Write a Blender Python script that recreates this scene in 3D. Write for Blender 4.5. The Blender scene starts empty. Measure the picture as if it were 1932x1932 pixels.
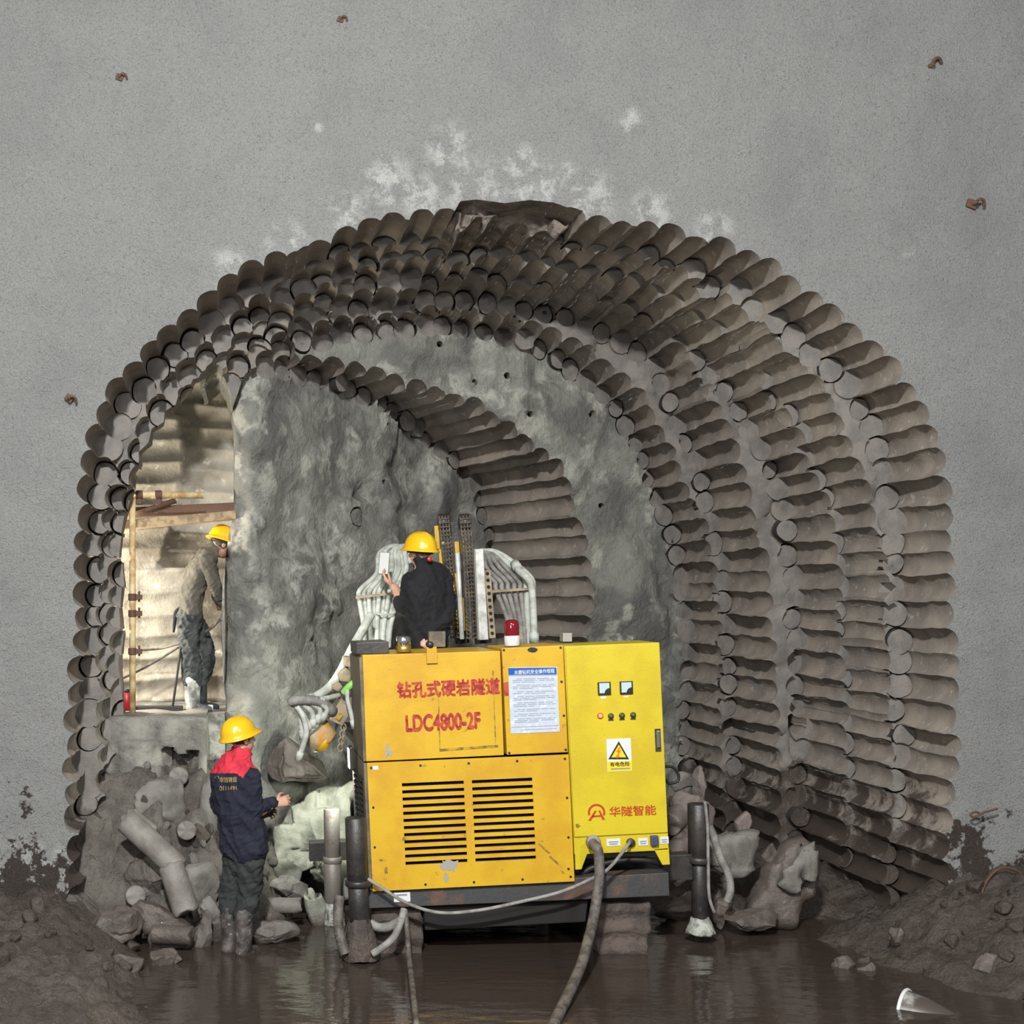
import bpy, bmesh, math, random
import numpy as np
from mathutils import Vector, Matrix, noise
from mathutils.geometry import delaunay_2d_cdt

SC = bpy.context.scene
COL = SC.collection
R = math.radians

# ---------------------------------------------------------------- camera, light, exposure
FPX, PU, PV, CAMD, CAMZ = 2500.0, 440.0, 1130.0, 10.0, 2.6   # focal length and principal point in pixels of the 1932 px frame
cam_d = bpy.data.cameras.new('camera'); cam = bpy.data.objects.new('camera', cam_d); COL.objects.link(cam)
cam.location = (0, -CAMD, CAMZ); cam.rotation_euler = (R(90), 0, 0)
cam_d.sensor_width = 36; cam_d.lens = FPX / 1932 * 36
cam_d.shift_x = (966 - PU) / 1932; cam_d.shift_y = (PV - 966) / 1932
cam_d.clip_start = 0.05; cam_d.clip_end = 100
SC.camera = cam
SC.view_settings.view_transform = 'Standard'; SC.view_settings.look = 'None'
SC.view_settings.exposure = 0.38; SC.view_settings.gamma = 1; SC.view_settings.use_curve_mapping = False

w = bpy.data.worlds.new('tunnel_dark'); SC.world = w; w.use_nodes = True
w.node_tree.nodes['Background'].inputs[0].default_value = (0.95, 1.0, 1.0, 1)
w.node_tree.nodes['Background'].inputs[1].default_value = 0.17

def light(name, kind, loc, target, power, color=(1, 1, 1), size=1.0, size_y=None, spot=None, blend=0.5):
    d = bpy.data.lights.new(name, kind); d.energy = power; d.color = color
    if kind == 'AREA':
        d.size = size
        if size_y: d.shape = 'RECTANGLE'; d.size_y = size_y
    else:
        d.shadow_soft_size = size
    if kind == 'SPOT': d.spot_size = R(spot); d.spot_blend = blend
    o = bpy.data.objects.new(name, d); COL.objects.link(o); o.location = loc
    o.rotation_euler = (Vector(target) - Vector(loc)).to_track_quat('-Z', 'Y').to_euler()
    return o
# flood lamps high behind the camera, lamps at the working face, added fill lights
light('flood_and_fill_light', 'AREA', (-0.6, -10.2, 7.3), (2.4, 0, 1.4), 1330, (1.0, 1.0, 0.98), 0.55, 0.35)
light('flood_and_fill_light', 'AREA', (-1.8, -9.5, 4.2), (3.4, 1.5, 2.4), 150, (1.0, 0.98, 0.95), 1.2, 0.8)  # low fill added to brighten the interior, no lamp stands there
light('flood_and_fill_light', 'AREA', (5.0, -11, 6.2), (1.8, 0, 1.6), 240, (1.0, 0.97, 0.95), 1.2, 0.8)
light('passage_lamp_light', 'AREA', (-2.0, 1.62, 2.7), (0.1, 2.4, 2.3), 118, (1.0, 0.91, 0.74), 0.5)
light('rock_lamp_light', 'SPOT', (0.93, 0.42, 1.22), (0.25, 1.5, 0.9), 62, (0.95, 1.0, 0.84), 0.08, spot=150, blend=.7)
light('hose_fill_light', 'SPOT', (0.42, 0.30, 1.95), (1.1, 1.15, 2.55), 42, (0.98, 1.0, 0.9), 0.08, spot=75, blend=.9)  # added spot in empty air without a fixture, brightens the hose fan

# ---------------------------------------------------------------- helpers
def P(u, v, d):
    """photograph pixel at a distance d from the camera -> world point"""
    return Vector(((u - PU) / FPX * d, d - CAMD, CAMZ - (v - PV) / FPX * d))

def link(name, me, mats=None, parent=None, smooth=True):
    o = bpy.data.objects.new(name, me); COL.objects.link(o)
    if mats is not None:
        for m in (mats if isinstance(mats, (list, tuple)) else [mats]): me.materials.append(m)
    if smooth and len(me.polygons): me.polygons.foreach_set('use_smooth', [True] * len(me.polygons))
    if parent is not None: o.parent = parent
    return o

def obj(name, bm, mats, parent=None, smooth=False):
    me = bpy.data.meshes.new(name); bm.to_mesh(me); bm.free()
    return link(name, me, mats, parent, smooth)

def empty(name, loc, rot=(0, 0, 0)):
    o = bpy.data.objects.new(name, None); COL.objects.link(o); o.location = loc; o.rotation_euler = rot
    o.empty_display_size = 0.1
    return o

def tag(o, label, cat, group=None):
    o['label'] = label; o['category'] = cat
    if group: o['group'] = group
    return o

def struct(o):
    o['kind'] = 'structure'; return o

def fbm(p, o=3):
    return noise.fractal(p, 1.0, 2.0, o)

# ---------------------------------------------------------------- materials
def mat(name, base, rough=0.8, metal=0.0, var=None, var_scale=4, var_lo=0.4, var_hi=0.62, bump=0.0, bump_scale=30, speck=None, speck_scale=60,
        speck_lo=0.6, speck_hi=0.7, low=None, detail=6, coat=0, rough_var=None, emit=None, emit_s=0, spec=0.5, bump2=None, dist=0.02, vein=None, spots=None):
    """object-space noise material: base colour, var colour in patches, speck colour in small spots, low = (colour, z0, z1) mud below a wobbling height"""
    m = bpy.data.materials.new(name); m.use_nodes = True
    nt = m.node_tree; N = nt.nodes; L = nt.links; b = N['Principled BSDF']
    b.inputs['Roughness'].default_value = rough; b.inputs['Metallic'].default_value = metal
    b.inputs['Specular IOR Level'].default_value = spec
    if coat: b.inputs['Coat Weight'].default_value = coat
    geo = N.new('ShaderNodeNewGeometry') if low else None
    tc = N.new('ShaderNodeTexCoord')
    def nz(scale, det=detail, rg=0.6):
        n = N.new('ShaderNodeTexNoise'); n.inputs['Scale'].default_value = scale; n.inputs['Detail'].default_value = det; n.inputs['Roughness'].default_value = rg
        L.new(tc.outputs['Object'], n.inputs['Vector']); return n.outputs['Fac']
    def ramp(fac, lo, hi):
        r = N.new('ShaderNodeMapRange'); r.interpolation_type = 'SMOOTHSTEP'; r.inputs['From Min'].default_value = lo; r.inputs['From Max'].default_value = hi
        L.new(fac, r.inputs['Value']); return r.outputs['Result']
    def mix(fac, a, c):
        x = N.new('ShaderNodeMix'); x.data_type = 'RGBA'; L.new(fac, x.inputs['Factor'])
        if isinstance(a, tuple): x.inputs[6].default_value = (*a, 1)
        else: L.new(a, x.inputs[6])
        if isinstance(c, tuple): x.inputs[7].default_value = (*c, 1)
        else: L.new(c, x.inputs[7])
        return x.outputs[2]
    cur = base
    if var: cur = mix(ramp(nz(var_scale), var_lo, var_hi), cur, var)
    if speck: cur = mix(ramp(nz(speck_scale, 3), speck_lo, speck_hi), cur, speck)
    if vein:                                     # thin wandering mineral veins
        v_ = N.new('ShaderNodeMath'); v_.operation = 'SUBTRACT'; L.new(nz(vein[1], 9, 0.62), v_.inputs[0]); v_.inputs[1].default_value = .5
        v2 = N.new('ShaderNodeMath'); v2.operation = 'ABSOLUTE'; L.new(v_.outputs[0], v2.inputs[0])
        v3 = N.new('ShaderNodeMath'); v3.operation = 'MULTIPLY'; L.new(ramp(v2.outputs[0], vein[2], 0.0), v3.inputs[0]); L.new(ramp(nz(1.1, 3), .42, .62), v3.inputs[1])
        cur = mix(v3.outputs[0], cur, vein[0])
    if spots:                                    # patches of fresh pale spray: (colour, [(centre, radius)])
        gp = N.new('ShaderNodeNewGeometry'); tot = None
        for c, r_ in spots[1]:
            d_ = N.new('ShaderNodeVectorMath'); d_.operation = 'DISTANCE'; L.new(gp.outputs['Position'], d_.inputs[0]); d_.inputs[1].default_value = c
            x_ = ramp(d_.outputs['Value'], r_, r_ * .25)
            if tot is None: tot = x_
            else:
                y_ = N.new('ShaderNodeMath'); y_.operation = 'MAXIMUM'; L.new(tot, y_.inputs[0]); L.new(x_, y_.inputs[1]); tot = y_.outputs[0]
        z_ = N.new('ShaderNodeMath'); z_.operation = 'MULTIPLY'; L.new(tot, z_.inputs[0]); L.new(ramp(nz(7, 8, .7), .44, .60), z_.inputs[1])
        cur = mix(z_.outputs[0], cur, spots[0])
    rcur = None
    if low:
        colr, z0, z1 = low[:3]
        sx = N.new('ShaderNodeSeparateXYZ'); L.new(geo.outputs['Position'], sx.inputs[0])
        a = N.new('ShaderNodeMath'); a.operation = 'MULTIPLY_ADD'; L.new(nz(low[4] if len(low) > 4 else 3.0, 8, 0.7), a.inputs[0]); a.inputs[1].default_value = low[3] if len(low) > 3 else 1.6
        L.new(sx.outputs['Z'], a.inputs[2])
        h_ = (low[3] if len(low) > 3 else 1.6) * .5; mm = ramp(a.outputs[0], z1 + h_, z0 + h_)
        r = N.new('ShaderNodeMapRange'); r.interpolation_type = 'SMOOTHSTEP'
        cur = mix(mm, cur, colr)
        rr = N.new('ShaderNodeMapRange'); L.new(mm, rr.inputs['Value']); rr.inputs['To Min'].default_value = rough; rr.inputs['To Max'].default_value = 0.42
        rcur = rr.outputs['Result']
    if isinstance(cur, tuple): b.inputs['Base Color'].default_value = (*cur, 1)
    else: L.new(cur, b.inputs['Base Color'])
    if rough_var:
        rr = N.new('ShaderNodeMapRange'); L.new(nz(rough_var[2]), rr.inputs['Value']); rr.inputs['From Min'].default_value = .35; rr.inputs['From Max'].default_value = .65
        rr.inputs['To Min'].default_value = rough_var[0]; rr.inputs['To Max'].default_value = rough_var[1]; rcur = rr.outputs['Result']
    if rcur is not None: L.new(rcur, b.inputs['Roughness'])
    if emit: b.inputs['Emission Color'].default_value = (*emit, 1); b.inputs['Emission Strength'].default_value = emit_s
    if bump:
        bp = N.new('ShaderNodeBump'); bp.inputs['Strength'].default_value = bump; bp.inputs['Distance'].default_value = dist
        L.new(nz(bump_scale, 8, 0.65), bp.inputs['Height'])
        if bump2:
            b2 = N.new('ShaderNodeBump'); b2.inputs['Strength'].default_value = bump2[0]; b2.inputs['Distance'].default_value = dist * 2
            L.new(nz(bump2[1], 6, 0.6), b2.inputs['Height']); L.new(b2.outputs[0], bp.inputs['Normal'])
        L.new(bp.outputs[0], b.inputs['Normal'])
        if coat: L.new(bp.outputs[0], b.inputs['Coat Normal'])
    return m

MUD = (0.066, 0.051, 0.043)
WPX = lambda u, v, r: (tuple(P(u, v, CAMD)), r)
M_shot = mat('shotcrete_grey', (0.365, 0.365, 0.357), 0.92, var=(0.31, 0.312, 0.306), var_scale=1.0, var_lo=0.40, var_hi=0.75, bump=1.0, bump_scale=75, bump2=(0.9, 17),
             speck=(0.27, 0.27, 0.262), speck_scale=46, speck_lo=0.56, speck_hi=0.70, low=(MUD, 0.50, 0.64, 4.6, 2.8), dist=0.03,
             spots=((0.60, 0.61, 0.58), [WPX(735, 345, .30), WPX(850, 285, .28), WPX(985, 312, .22), WPX(900, 362, .34), WPX(1010, 365, .34), WPX(1110, 372, .30), WPX(800, 372, .26), WPX(1185, 228, .14), WPX(1070, 328, .12), WPX(1230, 402, .25), WPX(1350, 430, .2), WPX(660, 400, .22), WPX(540, 455, .22), WPX(430, 505, .2), WPX(602, 240, .06), WPX(1715, 470, .08), WPX(60, 1660, .42), WPX(40, 1740, .3), WPX(115, 1640, .25)]))
M_groove = mat('drilled_rock_brown', (0.30, 0.255, 0.215), 0.85, var=(0.215, 0.188, 0.165), var_scale=3, bump=0.4, bump_scale=55, speck=(0.38, 0.35, 0.31), speck_scale=14,
               low=(MUD, 0.72, 1.05, 2.6, 2.6))
M_disc = mat('drilled_rock_grey', (0.20, 0.183, 0.165), 0.85, var=(0.145, 0.136, 0.127), var_scale=5, bump=0.5, bump_scale=40, low=(MUD, 0.72, 1.05, 2.6, 2.6))
M_face = mat('fresh_rock_green_grey', (0.20, 0.20, 0.178), 0.8, var=(0.12, 0.12, 0.111), var_scale=1.7, var_lo=.42, var_hi=.58, bump=0.9, bump_scale=18, bump2=(0.7, 4),
             speck=(0.33, 0.325, 0.28), speck_scale=3.2, speck_lo=0.56, speck_hi=0.70, low=(MUD, 0.2, 0.7, 1.4), dist=0.03, vein=((0.36, 0.355, 0.315), 1.3, .05))
M_shale = mat('broken_shale_brown', (0.24, 0.20, 0.17), 0.9, var=(0.12, 0.10, 0.085), var_scale=6, bump=.9, bump_scale=22)
M_dark = mat('drill_slot_shade', (0.03, 0.027, 0.025), 0.9)  # near-black colour puts the shade inside the slots into the rock

# ---------------------------------------------------------------- excavated rock: terraces of drilled holes, as depth regions with walls between them
RH = 0.107
def lerp_path(tips, y_of_x, shear=None):
    out = []
    for u, v in tips:
        Y = 0.0
        for _ in range(6):
            X = (u - PU) / FPX * (CAMD + Y)
            Y = y_of_x(X)
        out.append(Vector((X, CAMZ - (v - PV) / FPX * (CAMD + Y))))
    return out
def resample(pts, step):
    L = [0]
    for a, b in zip(pts, pts[1:]): L.append(L[-1] + (b - a).length)
    n = max(2, round(L[-1] / step)); out = []; j = 0
    for i in range(n + 1):
        s = L[-1] * i / n
        while j < len(L) - 2 and L[j + 1] < s: j += 1
        t = (s - L[j]) / max(1e-6, L[j + 1] - L[j]); out.append(pts[j].lerp(pts[j + 1], min(1, t)))
    return out
def inset(pts, r):
    out = []
    for i, p in enumerate(pts):
        t = (pts[min(i + 1, len(pts) - 1)] - pts[max(i - 1, 0)]).normalized()
        out.append(p + Vector((t.y, -t.x)) * r)          # path runs clockwise from lower left: inside is on its right
    return out

mx = lambda X: max(X, 0.0)
YF = [lambda X: 0.0, lambda X: 0.67, lambda X: 0.95 + .07 * mx(X), lambda X: 1.15 + .18 * mx(X), lambda X: 1.3 + .34 * mx(X), lambda X: 1.4 + .48 * mx(X), lambda X: 1.4 + .98 * mx(X)]
TIPS = {
 1: [(124,1790),(124,1697),(131,1647),(124,1603),(121,1546),(123,1499),(113,1441),(125,1389),(123,1343),(125,1291),(130,1239),(135,1186),(139,1131),(132,1082),(140,1030),(143,969),(142,922),(152,868),(162,825),(181,770),(212,716),(245,676),(281,640),(321,600),(364,571),(404,535),(448,502),(495,479),(549,475),(600,455),(640,435),(694,410),(748,404),(803,393),(840,387),(874,381),(960,379),(1051,384),(1110,395),(1160,406),(1216,420),(1287,425),(1328,443),(1374,453),(1427,471),(1475,500),(1508,530),(1548,561),(1592,591),(1626,627),(1666,658),(1700,701),(1731,735),(1753,785),(1775,832),(1786,881),(1790,934),(1792,1005),(1799,1050),(1798,1102),(1799,1151),(1801,1199),(1806,1243),(1806,1292),(1803,1340),(1809,1380),(1809,1428),(1801,1476),(1800,1530),(1796,1580),(1792,1640),(1790,1740)],
 2: [(176,1790),(178,1650),(180,1500),(181,1400),(181,1300),(180,1215),(182,1130),(182,1050),(186,985),(187,973),(198,937),(216,893),(241,839),(262,796),(288,745),(315,712),(345,682),(380,645),(430,600),(470,567),(506,542),(549,513),(596,502),(636,484),(694,462),(738,455),(788,451),(818,452),(865,448),(905,437),(986,440),(1023,450),(1060,462),(1104,465),(1150,474),(1197,477),(1243,493),(1290,508),(1331,535),(1374,562),(1415,590),(1449,630),(1495,664),(1526,698),(1554,732),(1578,770),(1601,807),(1620,853),(1635,897),(1651,944),(1660,985),(1664,1045),(1667,1110),(1669,1182),(1675,1243),(1680,1278),(1682,1322),(1682,1375),(1686,1419),(1684,1500),(1682,1600),(1680,1740)],
 3: [(204,1760),(206,1600),(206,1450),(204,1300),(204,1166),(202,1062),(203,1010),(215,960),(240,900),(270,850),(300,800),(330,755),(362,712),(400,675),(440,640),(480,605),(520,580),(560,556),(610,535),(660,515),(722,492),(765,487),(809,487),(846,484),(911,484),(958,487),(989,490),(1032,496),(1076,502),(1119,510),(1153,518),(1203,526),(1243,545),(1290,572),(1334,592),(1368,617),(1400,648),(1430,685),(1455,715),(1480,755),(1505,800),(1523,841),(1542,875),(1557,915),(1570,960),(1580,1020),(1588,1090),(1593,1182),(1598,1260),(1602,1330),(1604,1420),(1602,1540),(1600,1700)],
 4: [(300,1700),(300,1300),(310,1000),(340,860),(380,770),(420,690),(470,640),(520,610),(580,582),(640,562),(700,548),(760,540),(820,530),(874,518),(917,520),(961,522),(998,527),(1038,533),(1076,543),(1119,551),(1150,564),(1197,580),(1234,592),(1268,612),(1300,655),(1325,705),(1352,751),(1368,788),(1385,825),(1397,860),(1405,897),(1413,937),(1427,992),(1445,1045),(1453,1111),(1455,1182),(1458,1221),(1464,1265),(1470,1322),(1470,1375),(1473,1428),(1475,1551),(1475,1680)],
 5: [(360,1700),(360,1200),(370,900),(390,760),(426,672),(462,661),(506,640),(538,625),(578,620),(614,608),(654,598),(694,592),(727,588),(760,584),(809,580),(850,578),(889,580),(942,583),(976,595),(1010,605),(1048,617),(1085,636),(1116,656),(1160,692),(1197,722),(1215,750),(1237,782),(1256,816),(1271,853),(1284,890),(1303,926),(1321,975),(1338,1019),(1350,1075),(1356,1120),(1361,1182),(1363,1234),(1365,1287),(1360,1340),(1361,1380),(1365,1428),(1366,1500),(1366,1660)],
 6: [(400,1700),(400,1100),(405,800),(440,690),(480,672),(516,669),(550,667),(589,669),(643,676),(694,688),(730,702),(770,712),(803,724),(855,741),(899,757),(935,777),(965,800),(989,818),(1014,841),(1058,868),(1068,897),(1079,928),(1097,970),(1108,1014),(1114,1050),(1117,1094),(1119,1137),(1118,1190),(1116,1300),(1116,1600)],
}
PASS = [(234,1352),(230,1300),(226,1250),(231,1200),(227,1150),(233,1100),(228,1050),(233,1005),(238,965),(250,925),(252,900),(268,880),(268,860),(287,840),(290,815),(310,800),(312,782),(332,772),(340,752),(358,738),(366,722),(386,714),(392,700),(410,690),(424,706),(436,742),(444,800),(442,880),(441,955),(428,1010),(420,1100),(415,1180),(421,1260),(427,1352)]

def build_rock():
    rnd = random.Random(7)
    verts, edges = [], []
    def loop(pts):
        b = len(verts); n = len(pts)
        verts.extend(pts); edges.extend((b + i, b + (i + 1) % n) for i in range(n))
    X0, X1, Z0, Z1 = -4.6, 9.2, -0.7, 8.6
    loop([Vector(p) for p in ((X0, Z0), (X1, Z0), (X1, Z1), (X0, Z1))])
    holes, polys, slots = [], {}, []
    NS = 26
    for k in range(1, 7):
        tips = lerp_path(TIPS[k], YF[k - 1])
        if k == 6: tips = [Vector((p.x, p.y)) for p in tips]
        path = inset(resample(tips, 0.06), RH)
        path = inset(path, 0)
        cen = resample(path, 0.193 if k < 3 else 0.2)
        poly = [p for p in resample(path, 0.1)]
        poly[0] = Vector((poly[0].x, Z0 + .02)); poly[-1] = Vector((poly[-1].x, Z0 + .02))
        polys[k] = poly
        loop(poly)
        for i, c in enumerate(cen):
            if k in (4, 5, 6) and c.x < (-.1 if k < 6 else .12): continue
            uu = PU + c.x / (CAMD + YF[k - 1](c.x)) * FPX
            if k == 1 and 872 < uu < 1040 and c.y > 4: continue            # broken shale at the crown
            c = c + Vector((rnd.uniform(-.02, .02), rnd.uniform(-.02, .02)))
            r = RH * rnd.uniform(.93, 1.09)
            dj = rnd.gauss(0, .05) + (rnd.uniform(.06, .16) if rnd.random() < .12 else 0)
            a0 = rnd.random() * 6
            loop([c + Vector((r * math.cos(a0 + 2 * math.pi * j / NS), r * math.sin(a0 + 2 * math.pi * j / NS))) for j in range(NS)])
            sl = None
            if rnd.random() < (.5 if k != 6 else .6):
                a = math.atan2(1.6 - c.y, 2.1 - c.x) + rnd.gauss(0, 1.0); ri = r - rnd.uniform(.010, .019)
                cc = c + Vector((math.cos(a), math.sin(a))) * (r - ri) * rnd.uniform(.2, .85)
                loop([cc + Vector((ri * math.cos(a0 + 2 * math.pi * j / NS), ri * math.sin(a0 + 2 * math.pi * j / NS))) for j in range(NS)])
                sl = (cc, ri, rnd.uniform(-.03, .02))
            holes.append((k, c, r, dj, sl))
    # broken shale pocket at the crown
    def pxp(pts, Y): return [Vector(((u - PU) / FPX * (CAMD + Y), CAMZ - (v - PV) / FPX * (CAMD + Y))) for u, v in pts]
    shale = pxp([(862,440),(860,400),(872,380),(900,377),(955,382),(1000,377),(1045,384),(1070,390),(1100,396),(1085,410),(1060,440),(960,452)], 0)
    loop(shale)
    pas = pxp(PASS, 1.2); loop(pas)
    # a few single drill holes on the inner faces
    small = []
    for u, v, d, r in [(782,903,12.6,.03),(882,733,12.9,.03),(984,790,13.1,.032),(1108,785,13.2,.032),(818,663,12.6,.03),(1003,610,12.9,.02),(785,788,12.5,.022),(945,716,12.9,.03),(720,972,12.4,.1),(975,962,13.6,.1),(1128,955,13.3,.03),(1500,1366,12.05,.095)]:
        c = Vector(((u - PU) / FPX * d, CAMZ - (v - PV) / FPX * d))
        if d > 13.5: c.x += .35
        deep_ = r == .095
        loop([c + Vector((r * math.cos(6.283 * j / 20), r * math.sin(6.283 * j / 20))) for j in range(20)])
        if r > .05 and not deep_:
            loop([c + Vector((.008, -.006)) + Vector(((r - .014) * math.cos(6.283 * j / 20), (r - .014) * math.sin(6.283 * j / 20))) for j in range(20)])
        small.append((c, r))
    # fill points
    g = .06
    x = X0 + g / 2
    while x < X1:
        z = Z0 + g / 2
        while z < Z1:
            inside = -1.6 < x < 6.0 and z < 5.9
            if inside or (int((x - X0) / g) % 2 == 0 and int((z - Z0) / g) % 2 == 0) or (-2.4 < x < 6.9 and z < 7.3):
                verts.append(Vector((x + rnd.uniform(-.02, .02), z + rnd.uniform(-.02, .02))))
            z += g
        x += g
    V, E, F, _, _, _ = delaunay_2d_cdt(verts, edges, [], 0, 1e-4)
    V2 = np.array([(v.x, v.y) for v in V]); T = np.array([f[:3] for f in F])
    C = V2[T].mean(axis=1)
    nT = len(T)
    region = np.zeros(nT, int)                # index into table of depth functions
    table = [('base', 0, 0.0)]
    def inpoly(poly, pts):
        px, pz = pts[:, 0], pts[:, 1]; ins = np.zeros(len(pts), bool); n = len(poly)
        for i in range(n):
            a, b = poly[i], poly[(i + 1) % n]
            cond = (a.y > pz) != (b.y > pz)
            with np.errstate(divide='ignore', invalid='ignore'):
                xx = (b.x - a.x) * (pz - a.y) / (b.y - a.y) + a.x
            ins ^= cond & (px < xx)
        return ins
    for k in range(1, 7):
        table.append(('face', k, 0.0)); fid = len(table) - 1
        region[inpoly(polys[k], C)] = fid
        best = np.full(nT, -9.0)
        for (kk, c, r, dj, sl) in holes:
            if kk != k: continue
            d2 = (C[:, 0] - c.x) ** 2 + (C[:, 1] - c.y) ** 2
            m = (d2 < r * r * .995) & (dj > best)
            if not m.any(): continue
            if sl:
                cc, ri, sj = sl
                m2 = m & ((C[:, 0] - cc.x) ** 2 + (C[:, 1] - cc.y) ** 2 < ri * ri * .99)
                table.append(('slot', k, dj + .07)); region[m & ~m2] = len(table) - 1
                table.append(('disc', k, dj + sj)); region[m2] = len(table) - 1
            else:
                table.append(('disc', k, dj)); region[m] = len(table) - 1
            best[m] = dj
    m = inpoly(shale, C) & ((region == 0) | (np.array([table[r][1] for r in region]) == 1)); table.append(('shale', 1, -.25)); region[m] = len(table) - 1
    for c, r in small:
        m = (C[:, 0] - c.x) ** 2 + (C[:, 1] - c.y) ** 2 < r * r * .98
        kk = table[region[m][0]][1] if m.any() else 6
        if r > .05 and r != .095:
            m2 = (C[:, 0] - c.x - .008) ** 2 + (C[:, 1] - c.y + .006) ** 2 < (r - .014) ** 2 * .98
            table.append(('slot', kk, .06)); region[m & ~m2] = len(table) - 1
        else:
            table.append(('slot', kk, .1 if r < .05 else .4)); region[m] = len(table) - 1
    pm = inpoly(pas, C); table.append(('pass', 9, 0)); PID = len(table) - 1; region[pm] = PID

    def depth(rid, x, z):
        kind, k, off = table[rid]
        if kind == 'base': return 0.0
        Y = YF[k](x) + off
        if kind == 'face':
            n1 = noise.fractal(Vector((x * 1.3, z * 1.3, k * 7.0)), 1, 2, 4)
            cell = noise.cell(Vector((x * 2.2 + 2 * n1, z * 1.1 + n1 * 2, k)))
            Y += (.10 if k >= 5 else .075) * n1 + (.05 if k >= 5 else .045) * (cell - .5)
            if k == 6:
                xb = .20 + .07 * noise.noise(Vector((1.7, z * 1.6, 5))) + .03 * noise.noise(Vector((4.7, z * 6, 5)))
                if x < xb: Y += (xb - x) * 1.5
            if k == 6: Y += .10 * noise.noise(Vector((x * 2.6, z * .9, 3.3))) + .05 * abs(noise.noise(Vector((x * 5, z * 3.2, 8.3))))
        elif kind == 'shale':
            Y = .34 + .26 * noise.cell(Vector((x * 1.6 + noise.noise(Vector((x * 3, z * 3, 0))) * .8, z * 22 + x * 2, 1))) + .08 * noise.fractal(Vector((x * 4, z * 14, 2)), 1, 2, 3)
        return max(Y, .03)
    key = {}; co = []; fac = []; fm = []
    dcache = {}
    def dep(rid, vi):
        q = (rid, vi)
        if q not in dcache: dcache[q] = depth(rid, V2[vi, 0], V2[vi, 1])
        return dcache[q]
    def vert(q, x, y, z):
        i = key.get(q)
        if i is None:
            i = key[q] = len(co); co.append((x, y, z))
        return i
    MI = {'base': 0, 'face': 2, 'disc': 2, 'slot': 2, 'shale': 1}
    edge_t = {}
    for t in range(nT):
        rid = int(region[t]); kind, k, _ = table[rid]
        a, b, c = (int(i) for i in T[t])
        ar = (V2[b, 0] - V2[a, 0]) * (V2[c, 1] - V2[a, 1]) - (V2[c, 0] - V2[a, 0]) * (V2[b, 1] - V2[a, 1])
        if ar < 0: b, c = c, b
        for e in ((a, b), (b, c), (c, a)): edge_t.setdefault((min(e), max(e)), []).append((rid, e))
        if rid == PID: continue
        ids = [vert((v, rid), V2[v, 0], dep(rid, v), V2[v, 1]) for v in (a, b, c)]
        fac.append(ids)
        fm.append(0 if kind == 'base' else 4 if kind == 'slot' else 5 if kind == 'shale' else 3 if kind == 'face' and k >= 5 else 2)
    for (i, j), lst in edge_t.items():
        if len(lst) != 2 or lst[0][0] == lst[1][0]: continue
        (ra, ea), (rb, eb) = lst
        if PID in (ra, rb):
            if rb == PID: ra, rb, ea, eb = rb, ra, eb, ea
            th = .3 if V2[i, 0] < -.3 else 2.4           # ra is the passage
            def dd(r, v): return dep(rb, v) + th if r == ra else dep(rb, v)
        else:
            def dd(r, v): return dep(r, v)
        if dd(ra, i) < dd(rb, i): ra, rb, ea, eb = rb, ra, eb, ea     # ra deeper
        p, q = eb                                            # edge oriented ccw for the nearer triangle
        d0p, d0q, d1p, d1q = dd(rb, p), dd(rb, q), dd(ra, p), dd(ra, q)
        if abs(d1p - d0p) < 1e-5 and abs(d1q - d0q) < 1e-5: continue
        n = max(1, min(14, int(max(d1p - d0p, d1q - d0q) / .085)))
        pair = ('w', ra if table[ra][0] != 'slot' else -1, rb if table[rb][0] in ('face', 'base', 'pass') else -2)
        for s in range(n):
            t0, t1 = s / n, (s + 1) / n
            f0p, f1p = d0p + (d1p - d0p) * t0, d0p + (d1p - d0p) * t1
            f0q, f1q = d0q + (d1q - d0q) * t0, d0q + (d1q - d0q) * t1
            ids = [vert((v, pair, round(f, 4)), V2[v, 0], f, V2[v, 1]) for v, f in ((q, f0q), (p, f0p), (p, f1p), (q, f1q))]
            fac.append(ids[::-1])
            fm.append(5 if 'shale' in (table[ra][0], table[rb][0]) else 4 if table[ra][0] == 'slot' and table[rb][0] == 'disc' and table[ra][1] == table[rb][1] and d1p - d0p < .15 else 3 if rb == PID or ra == PID and V2[i, 0] > -.3 else 1)
    # natural roughness, the branch of the innermost holes towards the left
    out = []
    for x, y, z in co:
        p = Vector((x, y, z))
        n1 = noise.noise_vector(p * 7.0) * .013 + noise.noise_vector(p * 2.3) * .018 + noise.noise_vector(p * 19.0) * .005
        if y <= .0001: n1 = Vector((n1.x * .9, noise.fractal(p * 3.2, 1, 2, 4) * .02 + noise.noise(p * .5) * .05, n1.z * .9))
        q = p + n1
        y5 = YF[5](x) + .12
        if y > y5 and x > .1: q.x -= .35 * (y - y5) * min(1, (x - .1) / .6)
        out.append(q)
    mats = [M_shot, M_groove, M_disc, M_face, M_dark, M_shale]
    def sub(name, want, ms):
        mp = {}; vv = []; ff = []; mm = []
        for f, mi in zip(fac, fm):
            if (mi == 0) != want: continue
            g = []
            for i in f:
                if i not in mp: mp[i] = len(vv); vv.append(out[i])
                g.append(mp[i])
            ff.append(g[::-1] if want else g[::-1] if len(g) == 3 else g[::-1]); mm.append(0 if want else mi - 1)
        me = bpy.data.meshes.new(name); me.from_pydata(vv, [], ff); me.update()
        o = link(name, me, ms)
        me.polygons.foreach_set('material_index', mm); me.update()
        return struct(o)
    sub('wall_front', True, [M_shot])
    sub('wall_excavation', False, mats[1:])
build_rock()

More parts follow.
